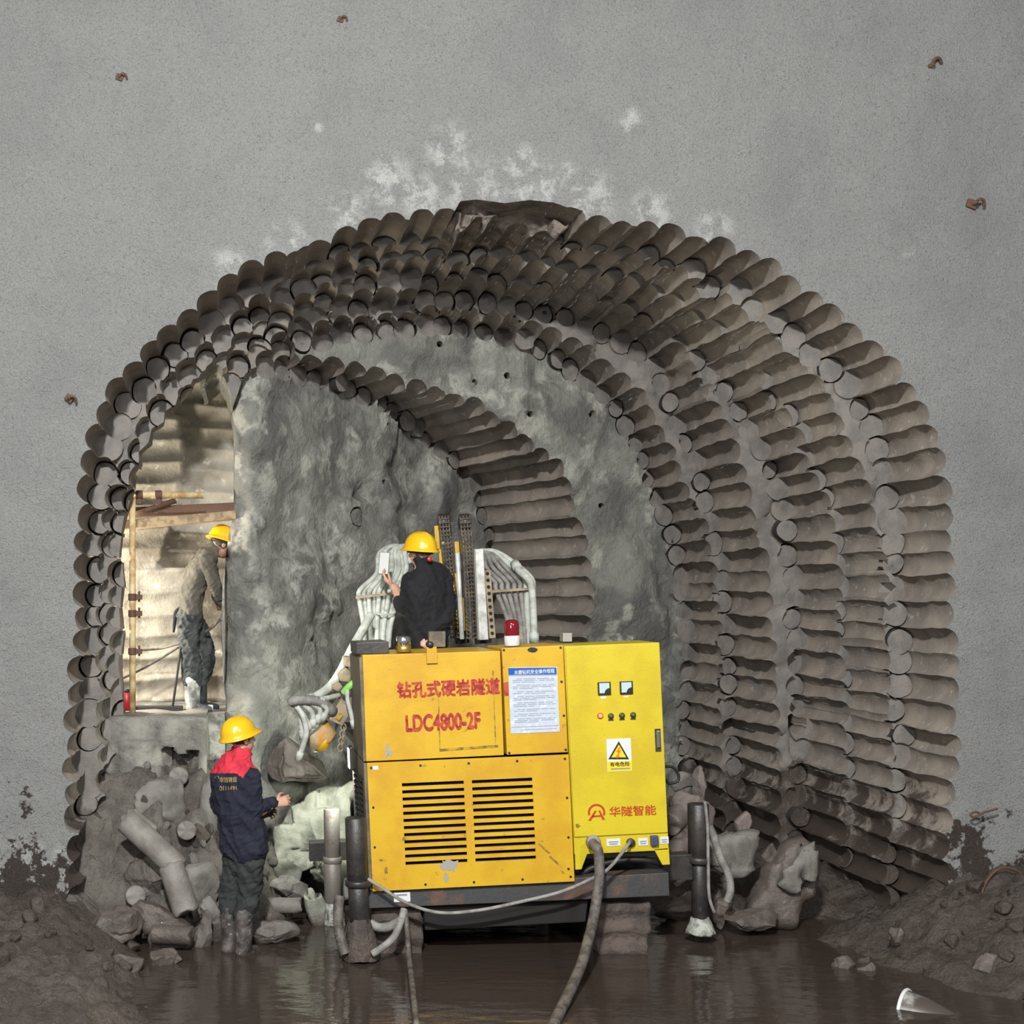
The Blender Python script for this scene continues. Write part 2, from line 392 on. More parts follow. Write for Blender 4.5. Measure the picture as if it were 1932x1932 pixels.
# ---------------------------------------------------------------- ground, water, the lit passage on the left
M_mud = mat('wet_mud', MUD, 0.4, var=(0.10, 0.08, 0.068), var_scale=3, bump=0.9, bump_scale=26, bump2=(0.9, 8), rough_var=(0.12, 0.45, 6), dist=0.04, coat=.7)
M_pass = mat('passage_rock_pale', (0.34, 0.315, 0.265), 0.85, var=(0.22, 0.195, 0.16), var_scale=2.2, bump=0.4, bump_scale=30, speck=(0.45, 0.43, 0.37), speck_scale=9)
M_ledge = mat('ledge_concrete', (0.25, 0.24, 0.215), 0.85, var=(0.13, 0.125, 0.112), var_scale=3.5, bump=0.7, bump_scale=18, bump2=(.6, 5), low=((0.15, 0.135, 0.115), 0.7, 1.3, 1.6), dist=.03)

def ss(a, b, x):
    t = max(0, min(1, (x - a) / (b - a))); return t * t * (3 - 2 * t)
def ground(x, y):
    h = -.13
    left = ss(-.38, -1.3, x + .16 * (y + .5)) * (.27 + .12 * ss(-1.2, -.1, y))
    right = .60 * (1 - .8 * ss(.0, .7, y)) * ss(3.95, 6.0, x + .30 * min(y, 0)) * (1 - .5 * ss(-.4, -2.2, y))
    heap = 1.18 * ss(-.15, 1.05, y) * ss(.62, -.1, x) if y > -.2 else 0
    inner = .22 * ss(.4, 2.2, y) * ss(.3, .8, x) + .16 * ss(.1, 1.2, y) * ss(3.2, 4.3, x)
    h += max(left, right, heap, inner) + .3 * min(left + right + heap, .4)
    k = ss(-.12, .12, h)
    p = Vector((x, y, 0))
    h += (.07 * noise.fractal(p * 2.4, 1, 2, 4) + .05 * noise.fractal(p * 7.5, 1, 2, 3)) * (.25 + .95 * k)
    h += .04 * k * abs(noise.noise(p * 13)) + .022 * k * noise.noise(p * 24) - .05 * k * max(0, noise.noise(p * 4.3 + Vector((9, 0, 0))))
    if y > .0 and x < 1.0: h += ss(0, .25, y) * (.10 * noise.fractal(p * 5.5, 1, 2, 3) + .05 * noise.cell(p * 7 + noise.noise_vector(p * 5)))
    return h
def grid_mesh(name, xs, ys, f, m):
    vs = [(x, y, f(x, y)) for y in ys for x in xs]; n = len(xs)
    fs = [(j * n + i, j * n + i + 1, (j + 1) * n + i + 1, (j + 1) * n + i) for j in range(len(ys) - 1) for i in range(n - 1)]
    me = bpy.data.meshes.new(name); me.from_pydata(vs, [], fs); me.update()
    return link(name, me, m)
def axis(lo, a, b, hi, fine, coarse):
    return list(np.concatenate([np.arange(lo, a, coarse), np.arange(a, b, fine), np.arange(b, hi, coarse)]))
fl = struct(grid_mesh('floor', axis(-4.6, -2.2, 6.4, 9.2, .034, .15), axis(-5.2, -2.3, 1.4, 4.6, .034, .12), ground, M_mud))
M_spoil = mat('rubble_spoil', (0.165, 0.148, 0.127), 0.75, var=(0.105, 0.092, 0.079), var_scale=4, bump=0.9, bump_scale=20, bump2=(.9, 8), low=(MUD, .0, .25, .6), dist=.04)
fl.data.materials.append(M_spoil)
for p_ in fl.data.polygons:
    c_ = p_.center
    if c_.y > .02 + .1 * noise.noise(c_ * 4) and c_.x < .9 and c_.x > -1.6: p_.material_index = 1

def water_mat():
    m = bpy.data.materials.new('muddy_water'); m.use_nodes = True; nt = m.node_tree; N = nt.nodes; L = nt.links; b = N['Principled BSDF']
    b.inputs['Base Color'].default_value = (0.045, 0.033, 0.027, 1); b.inputs['Roughness'].default_value = 0.04; b.inputs['IOR'].default_value = 1.45
    tc = N.new('ShaderNodeTexCoord'); mp = N.new('ShaderNodeMapping'); mp.inputs['Scale'].default_value = (1.0, 2.2, 1); L.new(tc.outputs['Object'], mp.inputs[0])
    n = N.new('ShaderNodeTexNoise'); n.inputs['Scale'].default_value = 3.2; n.inputs['Detail'].default_value = 5; L.new(mp.outputs[0], n.inputs['Vector'])
    bp = N.new('ShaderNodeBump'); bp.inputs['Strength'].default_value = 0.16; bp.inputs['Distance'].default_value = 0.05
    L.new(n.outputs['Fac'], bp.inputs['Height']); L.new(bp.outputs[0], b.inputs['Normal'])
    return m
wo = grid_mesh('water', [-1.4, 1, 3, 5.2], [-5.2, -2, 0, 2.5], lambda x, y: 0.0, water_mat()); wo.name = 'floor_water'; struct(wo)

def passage():
    xs = np.linspace(-2.7, .42, 84); zs = np.arange(1.3, 5.3, .02)
    def f(x, z):
        ph = z + (.07 if x > -.62 + .15 * math.sin(z * 2) and z > 2.9 else 0) + .012 * math.sin(x * 5)
        t = (ph / .205) % 1.0; i = math.floor(ph / .205)
        y = 2.15 + .33 * (x + 1.75) + .05 * (1 - (2 * t - 1) ** 2) ** .8 + .03 * noise.noise(Vector((i * 3.7, x * .8, 0)))
        if x > -.62 + .15 * math.sin(z * 2) and z > 2.9: y += .1
        return y + .012 * noise.fractal(Vector((x * 5, z * 9, 0)), 1, 2, 3) - .3 * ss(4.1, 5.2, z)
    vs = [(x, f(x, z), z) for z in zs for x in xs]; n = len(xs)
    fs = [(j * n + i, j * n + i + 1, (j + 1) * n + i + 1, (j + 1) * n + i) for j in range(len(zs) - 1) for i in range(n - 1)]
    me = bpy.data.meshes.new('wall_passage'); me.from_pydata(vs, [], fs); me.update(); struct(link('wall_passage', me, M_pass))
    # ledge the worker stands on
    bm = bmesh.new()
    xs = np.linspace(-1.55, -.22, 46); zs = np.linspace(-.1, 1.62, 58); ys = np.linspace(0, 1.6, 20)
    def front(x, z):
        y = .98 + .10 * noise.fractal(Vector((x * 2.2, z * 1.6, 4)), 1, 2, 4)
        cx = (x + .80) / .16
        if abs(cx) < 1 and z < 1.42: y -= .12 * math.sqrt(1 - cx * cx)          # half of a drilled core stands out of the face
        if z < 1.34 + .09 * noise.noise(Vector((x * 6, 0, 0))) and x > -.60 and x < -.30: y += .26
        return y
    rows = []
    for z in zs: rows.append([bm.verts.new((x, front(x, z), z + .025 * noise.noise(Vector((x * 5, 0, 9))))) for x in xs])
    for yy in ys[1:]: rows.append([bm.verts.new((x, front(x, 1.62) + yy, 1.62 + .025 * noise.noise(Vector((x * 5, yy * 4, 9))))) for x in xs])
    for a, b in zip(rows, rows[1:]):
        for i in range(len(xs) - 1): bm.faces.new((a[i], a[i + 1], b[i + 1], b[i]))
    for a, b in zip(rows, rows[1:]):                                           # right-hand end
        pass
    side = [[r[-1]] for r in rows]
    for j in range(len(zs) - 1):
        a, b = rows[j][-1], rows[j + 1][-1]
        c = bm.verts.new((b.co.x + .02, b.co.y + 1.5, b.co.z)); d = bm.verts.new((a.co.x + .02, a.co.y + 1.5, a.co.z)); bm.faces.new((a, d, c, b))
    struct(obj('floor_ledge', bm, M_ledge, smooth=True))
passage()

# ---------------------------------------------------------------- loose rock and drill cores
M_rbrown = mat('rubble_brown_wet', (0.115, 0.092, 0.080), 0.42, var=(0.07, 0.056, 0.048), var_scale=4, bump=0.8, bump_scale=20, rough_var=(.25, .6, 6), coat=.35, low=(MUD, -.1, .2, .6))
M_rgrey = mat('rubble_grey', (0.20, 0.19, 0.17), 0.75, var=(0.12, 0.112, 0.10), var_scale=5, bump=0.6, bump_scale=22, low=(MUD, 0, .25, .5))
M_rgreen = mat('rubble_green_grey', (0.34, 0.345, 0.285), 0.75, var=(0.19, 0.20, 0.165), var_scale=5, bump=0.6, bump_scale=24, low=(MUD, 0, .2, .5))
M_rpink = mat('rubble_pinkish', (0.205, 0.168, 0.152), 0.6, var=(0.15, 0.12, 0.11), var_scale=5, bump=0.7, bump_scale=24, low=(MUD, 0, .2, .5))
M_rdark = mat('rubble_dark', (0.07, 0.058, 0.05), 0.5, var=(0.11, 0.095, 0.085), var_scale=5, bump=0.7, bump_scale=20)
M_core = mat('drill_core_grey', (0.215, 0.20, 0.18), 0.6, var=(0.15, 0.135, 0.12), var_scale=5, bump=0.35, bump_scale=40, low=(MUD, -.1, .2, .6))

def boulder(name, label, u, v, d, wpx, hpx, m, seed, tilt=0, depth=1.0, cuts=20, group=None):
    rnd = random.Random(seed); bm = bmesh.new(); bmesh.ops.create_icosphere(bm, subdivisions=5, radius=1)
    planes = []
    for _ in range(cuts):
        n = Vector((rnd.gauss(0, 1), rnd.gauss(0, 1), rnd.gauss(0, 1))).normalized(); planes.append((n, rnd.uniform(.45, .85)))
    for vt in bm.verts:
        p = vt.co.copy()
        for n, h in planes:
            e = p.dot(n) - h
            if e > 0: p -= n * e
        vt.co = p
    xs = [vt.co.x for vt in bm.verts]; zs = [vt.co.z for vt in bm.verts]
    mpp = d / FPX; sx = wpx * mpp / (max(xs) - min(xs)); sz = hpx * mpp / (max(zs) - min(zs)); sy = (sx + sz) / 2 * depth * .72
    off = Vector((seed * 1.7, seed * .9, seed * 2.3))
    for vt in bm.verts:
        p = Vector((vt.co.x * sx, vt.co.y * sy, vt.co.z * sz))
        vt.co = p + noise.noise_vector(p * 5 + off) * .018 + noise.noise_vector(p * 15 + off) * .008 + p.normalized() * (.018 * noise.cell(p * 5 + off) - .009)
    o = obj(name, bm, m, smooth=True); o.location = P(u, v, d); o.rotation_euler = (0, R(tilt), 0)
    return tag(o, label, 'rock', group)

def frame_mat(dirv):
    z = dirv.normalized(); x = Vector((0, 1, 0)).cross(z)
    if x.length < 1e-3: x = Vector((1, 0, 0)).cross(z)
    x.normalize(); y = z.cross(x); return x, y

def add_cyl(bm, a, b, r0, r1=None, seg=24, caps=True, bev=0.0):
    r1 = r0 if r1 is None else r1
    a, b = Vector(a), Vector(b); x, y = frame_mat(b - a); dz = (b - a).normalized()
    prof = [(a, r0), (b, r1)] if not bev else [(a, r0 - bev), (a + dz * bev, r0), (b - dz * bev, r1), (b, r1 - bev)]
    rings = [[bm.verts.new(c + (x * math.cos(6.28318 * i / seg) + y * math.sin(6.28318 * i / seg)) * r) for i in range(seg)] for c, r in prof]
    for p, q in zip(rings, rings[1:]):
        for i in range(seg): bm.faces.new((p[i], p[(i + 1) % seg], q[(i + 1) % seg], q[i]))
    if caps: bm.faces.new(rings[0][::-1]); bm.faces.new(rings[-1])

def core(label, p0, p1, r, m=None, seed=1, group=None):
    """a round drill core with broken, slightly uneven ends"""
    a, b = Vector(p0), Vector(p1); bm = bmesh.new(); x, y = frame_mat(b - a); n = 14; seg = 28; dz = b - a; rings = []
    for j in range(n + 1):
        t = j / n; ring = []
        for i in range(seg):
            an = 6.28318 * i / seg; dirr = x * math.cos(an) + y * math.sin(an); c = a + dz * t
            if j in (0, n): c += dz.normalized() * .03 * noise.noise(dirr * 1.5 + Vector((seed, j, 0)))
            rr = r * (1 + .03 * noise.noise((c + dirr * r) * 9))
            ring.append(bm.verts.new(c + dirr * rr))
        rings.append(ring)
    for p, q in zip(rings, rings[1:]):
        for i in range(seg): bm.faces.new((p[i], p[(i + 1) % seg], q[(i + 1) % seg], q[i]))
    for ring, s in ((rings[0], -1), (rings[-1], 1)):
        r2 = [bm.verts.new(v_.co.lerp(sum((w_.co for w_ in ring), Vector()) / seg, .15) + dz.normalized() * .006 * s) for v_ in ring]
        c = bm.verts.new(sum((w_.co for w_ in ring), Vector()) / seg)
        for i in range(seg):
            f = (ring[i], ring[(i + 1) % seg], r2[(i + 1) % seg], r2[i]); bm.faces.new(f if s > 0 else f[::-1])
            f = (r2[i], r2[(i + 1) % seg], c); bm.faces.new(f if s > 0 else f[::-1])
    cen = (a + b) / 2
    for v_ in bm.verts: v_.co -= cen
    o = obj('drill_core', bm, m or M_core, smooth=True); o.location = cen
    return tag(o, label, 'drill core', group)

B = boulder
def slab(label, outline, d, m, seed, depth=.6, block=.42, facet=.06):
    """a rock with a traced, star-shaped outline, bulging to both sides"""
    w_ = [P(u, v, d) for u, v in outline]; c = sum(w_, Vector()) / len(w_); pl = [((p.x - c.x), (p.z - c.z)) for p in w_]; n = len(pl)
    def rad(th):
        dx, dz = math.cos(th), math.sin(th); best = 0
        for i in range(n):
            (x1, z1), (x2, z2) = pl[i], pl[(i + 1) % n]; den = dx * (z2 - z1) - dz * (x2 - x1)
            if abs(den) < 1e-9: continue
            t = (x1 * (z2 - z1) - z1 * (x2 - x1)) / den; k = (x1 * dz - z1 * dx) / den
            if t > 0 and -1e-6 <= k <= 1 + 1e-6: best = max(best, t)
        return best
    NT, NP = 72, 26; R_ = [rad(6.28318 * i / NT) for i in range(NT)]; mean = sum(R_) / NT; off = Vector((seed * 3.1, seed * 1.3, seed * .7)); bm = bmesh.new(); rings = []
    for j in range(1, NP):
        ph = -1.5708 + math.pi * j / NP; cr = math.cos(ph) ** block; sy = math.copysign(abs(math.sin(ph)) ** (block + .25), math.sin(ph))
        ring = []
        for i in range(NT):
            th = 6.28318 * i / NT; p = Vector((math.cos(th) * R_[i] * cr, sy * mean * depth, math.sin(th) * R_[i] * cr)); q_ = p + noise.noise_vector(p * 3 + off) * .09
            cell = noise.cell(q_ * 4.2 + off)
            p += p.normalized() * facet * (cell - .5) * min(1, cr * 1.2) + noise.noise_vector(p * 5 + off) * .018 + noise.noise_vector(p * 16 + off) * .007
            ring.append(bm.verts.new(p))
        rings.append(ring)
    for a, b in zip(rings, rings[1:]):
        for i in range(NT): bm.faces.new((a[i], a[(i + 1) % NT], b[(i + 1) % NT], b[i]))
    bm.faces.new(rings[0][::-1]); bm.faces.new(rings[-1]); bmesh.ops.recalc_face_normals(bm, faces=bm.faces[:])
    o = obj('boulder', bm, m, smooth=True); o.location = c; return tag(o, label, 'rock')
slab('large brown wet boulder leaning against the foot of the right wall', [(1488,1574),(1515,1568),(1536,1580),(1538,1640),(1528,1688),(1508,1702),(1492,1748),(1440,1752),(1396,1748),(1398,1716),(1424,1672),(1438,1628),(1462,1594)], 10.5, M_rbrown, 3, .55)
slab('grey-green slab lying on the face of the large brown leaning boulder', [(1512,1592),(1536,1582),(1537,1648),(1522,1690),(1492,1686),(1466,1672),(1462,1646),(1486,1622)], 10.3, M_rgrey, 9, .3)
slab('pale grey angular boulder just right of the black right outrigger post', [(1338,1590),(1362,1578),(1402,1562),(1432,1560),(1428,1600),(1420,1634),(1396,1652),(1362,1650),(1338,1640)], 10.85, M_rgrey, 12, .5)
slab('dark triangular boulder below the pale grey angular one', [(1340,1662),(1372,1640),(1394,1652),(1384,1690),(1362,1716),(1342,1706)], 10.75, M_rdark, 15, .6)
slab('small pinkish rock perched above the pale grey angular boulder', [(1390,1552),(1404,1534),(1414,1544),(1408,1562),(1392,1568)], 10.95, M_rpink, 16, .6)
slab('largest pale green slab behind the hand of the standing man', [(516,1566),(540,1512),(580,1482),(630,1470),(672,1480),(678,1580),(664,1640),(612,1628),(566,1646),(518,1640)], 11.35, M_rgreen, 61, .3, .36, .11)
slab('pale green cracked block left of the bare steel outrigger post', [(562,1632),(598,1602),(640,1618),(672,1632),(670,1690),(630,1702),(590,1686),(566,1668)], 11.1, M_rgreen, 62, .4, .36, .10)
slab('green-grey block behind the standing man\'s cargo trousers', [(496,1632),(540,1618),(568,1640),(572,1676),(540,1690),(498,1688)], 11.0, M_rgreen, 63, .5, .36, .09)
slab('upright green-grey splinter with a mud-dark foot by the steel post', [(574,1668),(588,1660),(602,1682),(612,1712),(610,1752),(592,1752),(580,1710)], 10.6, M_rgreen, 64, .6)
slab('tall mud-caked slab standing behind the man in the red and navy jacket', [(396,1436),(412,1440),(430,1470),(432,1560),(424,1650),(404,1662),(382,1640),(370,1560),(374,1490)], 10.65, M_rgrey, 58, .4)
slab('rounded brown boulder below the bent drill cores on the left', [(242,1712),(262,1694),(300,1698),(336,1722),(362,1752),(358,1784),(300,1790),(252,1780),(236,1750)], 9.95, M_rbrown, 51, .6)
B('boulder', 'wet pinkish boulder at the waterline under the machine\'s right beam', 1286, 1716, 10.75, 120, 54, M_rpink, 21, -4, 1.0)
B('boulder', 'small shiny wet stone touching the right outrigger foot', 1366, 1722, 10.4, 46, 62, M_rbrown, 22, 10, 1.0)
B('boulder', 'pinkish broken rock heaped beside the yellow control cabinet', 1288, 1555, 11.3, 90, 120, M_rpink, 31, 12, .9)
B('boulder', 'tall thin pinkish splinter standing above the right outrigger post', 1322, 1490, 11.5, 36, 74, M_rpink, 33, 8, .8)
B('boulder', 'grey flaky rock on top of the rubble right of the cabinet', 1288, 1478, 11.6, 60, 60, M_rgrey, 34, -18, .9)
B('boulder', 'low pinkish rock beneath the cabinet\'s right leg', 1292, 1632, 11.1, 90, 80, M_rpink, 35, 0, .9)
B('boulder', 'left one of two small brown stones at the right water edge', 1590, 1822, 9.35, 50, 42, M_rbrown, 41, 0, 1.0, 20)
B('boulder', 'right one of two small brown stones at the right water edge', 1637, 1832, 9.3, 46, 36, M_rbrown, 42, 12, 1.0, 20)
B('boulder', 'glossy round lump of mud-covered rock on the right mud bank', 1697, 1772, 9.55, 50, 52, M_rbrown, 43, 0, 1.0, 26)
B('boulder', 'mud-covered rock at the right edge of the right mud bank', 1868, 1828, 9.0, 90, 66, M_rbrown, 44, 0, 1.0, 22)
B('boulder', 'flat brown rock in the water below the big leaning boulder', 1410, 1738, 10.2, 110, 44, M_rbrown, 47, 0, .9)
B('boulder', 'dark wet rock between the bent cores and the standing man\'s boots', 382, 1762, 9.95, 50, 92, M_rdark, 52, 10, .9)
B('boulder', 'pale wedge-shaped rock right behind the standing man\'s boots', 404, 1735, 10.15, 54, 90, M_rgrey, 53, -22, .8)
B('boulder', 'muddy boulder at the foot of the left arch wall', 205, 1745, 9.8, 110, 90, M_rbrown, 54, 0, .9)
B('boulder', 'small brown rock in the left mud just left of the water', 305, 1812, 9.45, 70, 44, M_rbrown, 55, 14, .9)
B('boulder', 'brown rock in the foreground mud at the left water edge', 236, 1822, 9.3, 80, 60, M_rbrown, 56, -14, .9)
B('boulder', 'dark rock wedged behind the bent drill cores', 285, 1655, 10.35, 90, 110, M_rdark, 57, -20, .9)
B('boulder', 'crumbly grey rock above the round core end on the left heap', 290, 1520, 10.75, 120, 110, M_rgrey, 59, 0, .7, 30)
B('boulder', 'lumpy grey rock right of the bent drill cores', 365, 1668, 10.2, 110, 120, M_rgrey, 60, 14, .8, 26)
B('boulder', 'brown stained rock lying on the long horizontal drill core', 535, 1676, 10.75, 100, 50, M_rgrey, 65, 4, .8)
B('boulder', 'small round stone under the long horizontal drill core', 512, 1732, 10.2, 34, 28, M_rbrown, 66, 0, 1.0, 30)
B('boulder', 'flat pale rock in the water right of the standing man\'s boots', 510, 1762, 10.0, 100, 44, M_rgrey, 67, -3, .8)
B('boulder', 'dark rock below the hanging drill head', 560, 1450, 11.5, 120, 90, M_rdark, 68, 0, .6)
#B('boulder', 'dark rock in the shade behind the two left outrigger posts', 655, 1600, 11.0, 90, 200, M_rgreen, 69, 0, .5)
core('grey drill core slanting down from the left arch wall, upper of the bent pair', P(238, 1548, 10.25), P(338, 1640, 10.1), .097, seed=1)
core('grey drill core pointing steeply down, lower of the bent pair', P(322, 1632, 10.02), P(352, 1722, 9.95), .10, seed=2)
core('short drill core stub lying on top of the bent pair', P(243, 1540, 10.35), P(284, 1572, 10.5), .075, seed=3)
core('long pale drill core lying level behind the standing man\'s boots', P(462, 1707, 10.45), P(566, 1709, 10.4), .062, seed=4)
core('drill core seen end on, right of the slanting bent pair', P(352, 1567, 10.4), P(346, 1563, 10.9), .075, seed=5)
core('drill core seen end on, low beside the left arch wall', P(256, 1690, 10.05), P(252, 1688, 10.5), .078, seed=6)
core('drill core end below the ledge of the lit passage', P(337, 1465, 10.75), P(331, 1461, 11.2), .078, seed=7)
core('short wet drill core at the waterline under the bent pair', P(288, 1762, 9.8), P(360, 1766, 9.75), .07, M_rbrown, seed=8)
core('dark ended drill core nearest the machine in the right rubble', P(1262, 1555, 11.1), P(1290, 1530, 11.3), .1, M_rpink, seed=9)
core('drill core lying across the right rubble below cabinet height', P(1262, 1618, 10.95), P(1300, 1580, 11.15), .09, M_rpink, seed=10)

M_rmud = mat('stone_in_mud', (0.07, 0.055, 0.047), 0.3, var=(0.05, 0.038, 0.033), var_scale=2, bump=.8, bump_scale=3, rough_var=(.12, .5, 3))
# loose small stones
def stones(base_label, group, spots, mats, seed):
    rnd = random.Random(seed); protos = []
    for k in range(4):
        bm = bmesh.new(); bmesh.ops.create_icosphere(bm, subdivisions=3, radius=1); pl = [(Vector((rnd.gauss(0, 1), rnd.gauss(0, 1), rnd.gauss(0, 1))).normalized(), rnd.uniform(.5, .85)) for _ in range(12)]
        for vt in bm.verts:
            p = vt.co.copy()
            for n, h in pl:
                e = p.dot(n) - h
                if e > 0: p -= n * e
            vt.co = p + noise.noise_vector(p * 3 + Vector((k * 5, 0, 0))) * .08
        me = bpy.data.meshes.new('stone'); bm.to_mesh(me); bm.free(); me.materials.append(mats[k % len(mats)]); me.polygons.foreach_set('use_smooth', [True] * len(me.polygons)); protos.append(me)
    for i in range(spots[0]):
        (x0, x1), (y0, y1) = spots[1], spots[2]; x, y = rnd.uniform(x0, x1), rnd.uniform(y0, y1); s = rnd.uniform(.03, .085)
        z = ground(x, y)
        if z < -.06: continue
        o = bpy.data.objects.new('stone', protos[rnd.randrange(4)]); COL.objects.link(o); o.location = (x, y, z + s * .35); o.rotation_euler = (rnd.random() * 6, rnd.random() * 6, rnd.random() * 6)
        o.scale = (s, s * rnd.uniform(.7, 1), s * rnd.uniform(.6, .9)); tag(o, base_label, 'stone', group)
stones('small mud-coated stone bedded in the left mud bank', 'small stones in the left mud bank', (22, (-1.7, -.15), (-1.6, .1)), [M_rmud], 5)
stones('small mud-coated stone bedded in the right mud bank', 'small stones in the right mud bank', (26, (4.1, 5.7), (-1.7, .1)), [M_rmud], 6)
stones('small grey stone in the rubble heap below the lit passage', 'small stones in the left rubble heap', (46, (-.8, .55), (.1, .95)), [M_rgrey, M_rbrown], 7)

# ---------------------------------------------------------------- the yellow drilling machine
M_yel = mat('yellow_paint_dirty', (0.56, 0.345, 0.012), 0.45, var=(0.50, 0.275, 0.010), var_scale=2.2, speck=(0.20, 0.13, 0.03), speck_scale=13, speck_lo=.65, speck_hi=.76, bump=.12, bump_scale=60)
M_lem = mat('lemon_paint_cabinet', (0.56, 0.44, 0.014), 0.42, var=(0.50, 0.375, 0.012), var_scale=2.5, speck=(0.33, 0.26, 0.04), speck_scale=34, speck_lo=.68, speck_hi=.78, bump=.18, bump_scale=70)
M_slat = mat('louvre_paint', (0.66, 0.42, 0.05), 0.5)
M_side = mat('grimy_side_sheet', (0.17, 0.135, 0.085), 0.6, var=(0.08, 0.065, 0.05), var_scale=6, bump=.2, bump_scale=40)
M_hole = mat('opening_shade', (0.012, 0.011, 0.010), 0.9)  # near-black colour stands in for the shade inside openings
M_blk = mat('black_steel', (0.022, 0.021, 0.021), 0.4, var=(0.04, 0.034, 0.03), var_scale=8, bump=.2, bump_scale=40)
M_steel = mat('grey_frame_steel', (0.045, 0.045, 0.048), 0.5, var=(0.115, 0.065, 0.045), var_scale=4.5, var_lo=.5, var_hi=.7, bump=.25, bump_scale=30)
M_rust = mat('rusty_steel', (0.20, 0.185, 0.165), 0.5, metal=.3, var=(0.13, 0.06, 0.035), var_scale=7, var_lo=.56, var_hi=.7, bump=.2, bump_scale=40)
M_chrome = mat('bright_rod_steel', (0.80, 0.80, 0.78), 0.16, metal=1.0)
M_bright = mat('bright_sheen_steel', (0.62, 0.62, 0.60), 0.3, metal=.25, var=(.40, .40, .38), var_scale=12)  # pale, barely metallic colour stands in for bright reflections on chrome
M_brass = mat('brass_cap', (0.50, 0.36, 0.10), 0.35, metal=.8)
M_red = mat('stencil_red', (0.26, 0.006, 0.012), 0.7, var=(0.42, 0.06, 0.03), var_scale=22)
M_logo = mat('logo_red', (0.42, 0.045, 0.008), 0.5)
M_white = mat('white_label', (0.60, 0.62, 0.62), 0.5)
M_paper = mat('poster_paper', (0.47, 0.52, 0.60), 0.22, var=(0.62, 0.66, 0.70), var_scale=26, var_lo=.55, var_hi=.66, bump=.3, bump_scale=30, coat=.4)
M_blue = mat('poster_blue', (0.015, 0.09, 0.36), 0.3)
M_ink = mat('print_grey', (0.20, 0.22, 0.27), 0.6)
M_black = mat('print_black', (0.012, 0.012, 0.012), 0.5)
M_wyel = mat('warning_yellow', (0.70, 0.55, 0.012), 0.45)
M_worange = mat('warning_orange', (0.60, 0.15, 0.008), 0.5)
M_glassr = mat('red_lamp_dome', (0.16, 0.004, 0.010), 0.12, coat=.5)
M_glow = mat('red_lamp_lit', (0.9, 0.10, 0.05), 0.4, emit=(1.0, 0.07, 0.03), emit_s=5)
M_lens = mat('lamp_lens_olive', (0.10, 0.085, 0.02), 0.2)
M_hose = mat('hose_dusty_white', (0.50, 0.52, 0.47), 0.7, var=(0.36, 0.37, 0.33), var_scale=14, bump=.3, bump_scale=60)
M_hosegrey = mat('hose_dusty_grey', (0.26, 0.25, 0.23), 0.7, var=(0.16, 0.15, 0.14), var_scale=12, bump=.3, bump_scale=60)
M_cable = mat('cable_muddy', (0.13, 0.115, 0.10), 0.6, var=(0.06, 0.05, 0.045), var_scale=14, bump=.3, bump_scale=60)
M_green = mat('hose_lime', (0.25, 0.55, 0.12), 0.5)
M_mudcake = mat('caked_mud', (0.12, 0.092, 0.078), 0.6, var=(0.065, 0.05, 0.043), var_scale=6, bump=.9, bump_scale=18, dist=.04)
M_pad = mat('foot_pad_chalky', (0.42, 0.44, 0.39), 0.8, var=(0.2, 0.19, 0.17), var_scale=18, bump=.8, bump_scale=30)
M_blueplug = mat('plug_blue', (0.04, 0.05, 0.12), 0.5)
M_tan = mat('block_tan_dusty', (0.34, 0.27, 0.17), 0.75, var=(0.22, 0.18, 0.13), var_scale=10, bump=.4, bump_scale=30)
M_lampw = mat('work_lamp_lens', (0.9, 0.95, 0.9), 0.3, emit=(0.95, 1.0, 0.9), emit_s=3)

ROLL = 0.043; MD = 9.6
mach = empty('drilling_machine', P(980, 1722, MD), (0, -ROLL, 0))
tag(mach, 'yellow rock drilling machine with red lettering standing in the flooded opening', 'machine')
bpy.context.view_layer.update()
MW = Matrix.Translation(mach.location) @ Matrix.Rotation(-ROLL, 4, 'Y'); MI_ = MW.inverted()
def Lc(u, v, dy=0.0):
    return MI_ @ P(u, v, MD + dy)
def Lz(u, v, dy):            # where the front-plane pixel lies in local x, z, pushed back by dy
    p = MI_ @ P(u, v, MD); return Vector((p.x, p.y + dy, p.z))
def bevel(bm, w, seg=2):
    es = [e for e in bm.edges if len(e.link_faces) == 2 and e.calc_face_angle(0) > .6]
    bmesh.ops.bevel(bm, geom=es, offset=w, segments=seg, affect='EDGES', profile=.6, clamp_overlap=True)
def prism(bm, quad, y0, y1, conv=None):
    """front-plane pixel polygon (clockwise from top left) pushed through from y0 to y1"""
    conv = conv or Lz
    a = [bm.verts.new(conv(u, v, y0)) for u, v in quad]; b = [bm.verts.new(conv(u, v, y1)) for u, v in quad]; n = len(quad)
    bm.faces.new(a[::-1]); bm.faces.new(b)
    for i in range(n): bm.faces.new((a[i], a[(i + 1) % n], b[(i + 1) % n], b[i]))
    bmesh.ops.recalc_face_normals(bm, faces=bm.faces[:])
def part(name, quad, y0, y1, m, parent=mach, bev=.006, label=None, smooth=False):
    bm = bmesh.new(); prism(bm, quad, y0, y1)
    if bev: bevel(bm, bev)
    o = obj(name, bm, m, parent, smooth)
    if label: o['label'] = label
    return o
def bil(q, s, t):
    (a, b, c, d) = [Vector(p) for p in q]
    p = a.lerp(b, s).lerp(d.lerp(c, s), t); return (p.x, p.y)
def sub_quad(q, s0, t0, s1, t1): return [bil(q, s0, t0), bil(q, s1, t0), bil(q, s1, t1), bil(q, s0, t1)]
def rect(u0, v0, u1, v1): return [(u0, v0), (u1, v0), (u1, v1), (u0, v1)]
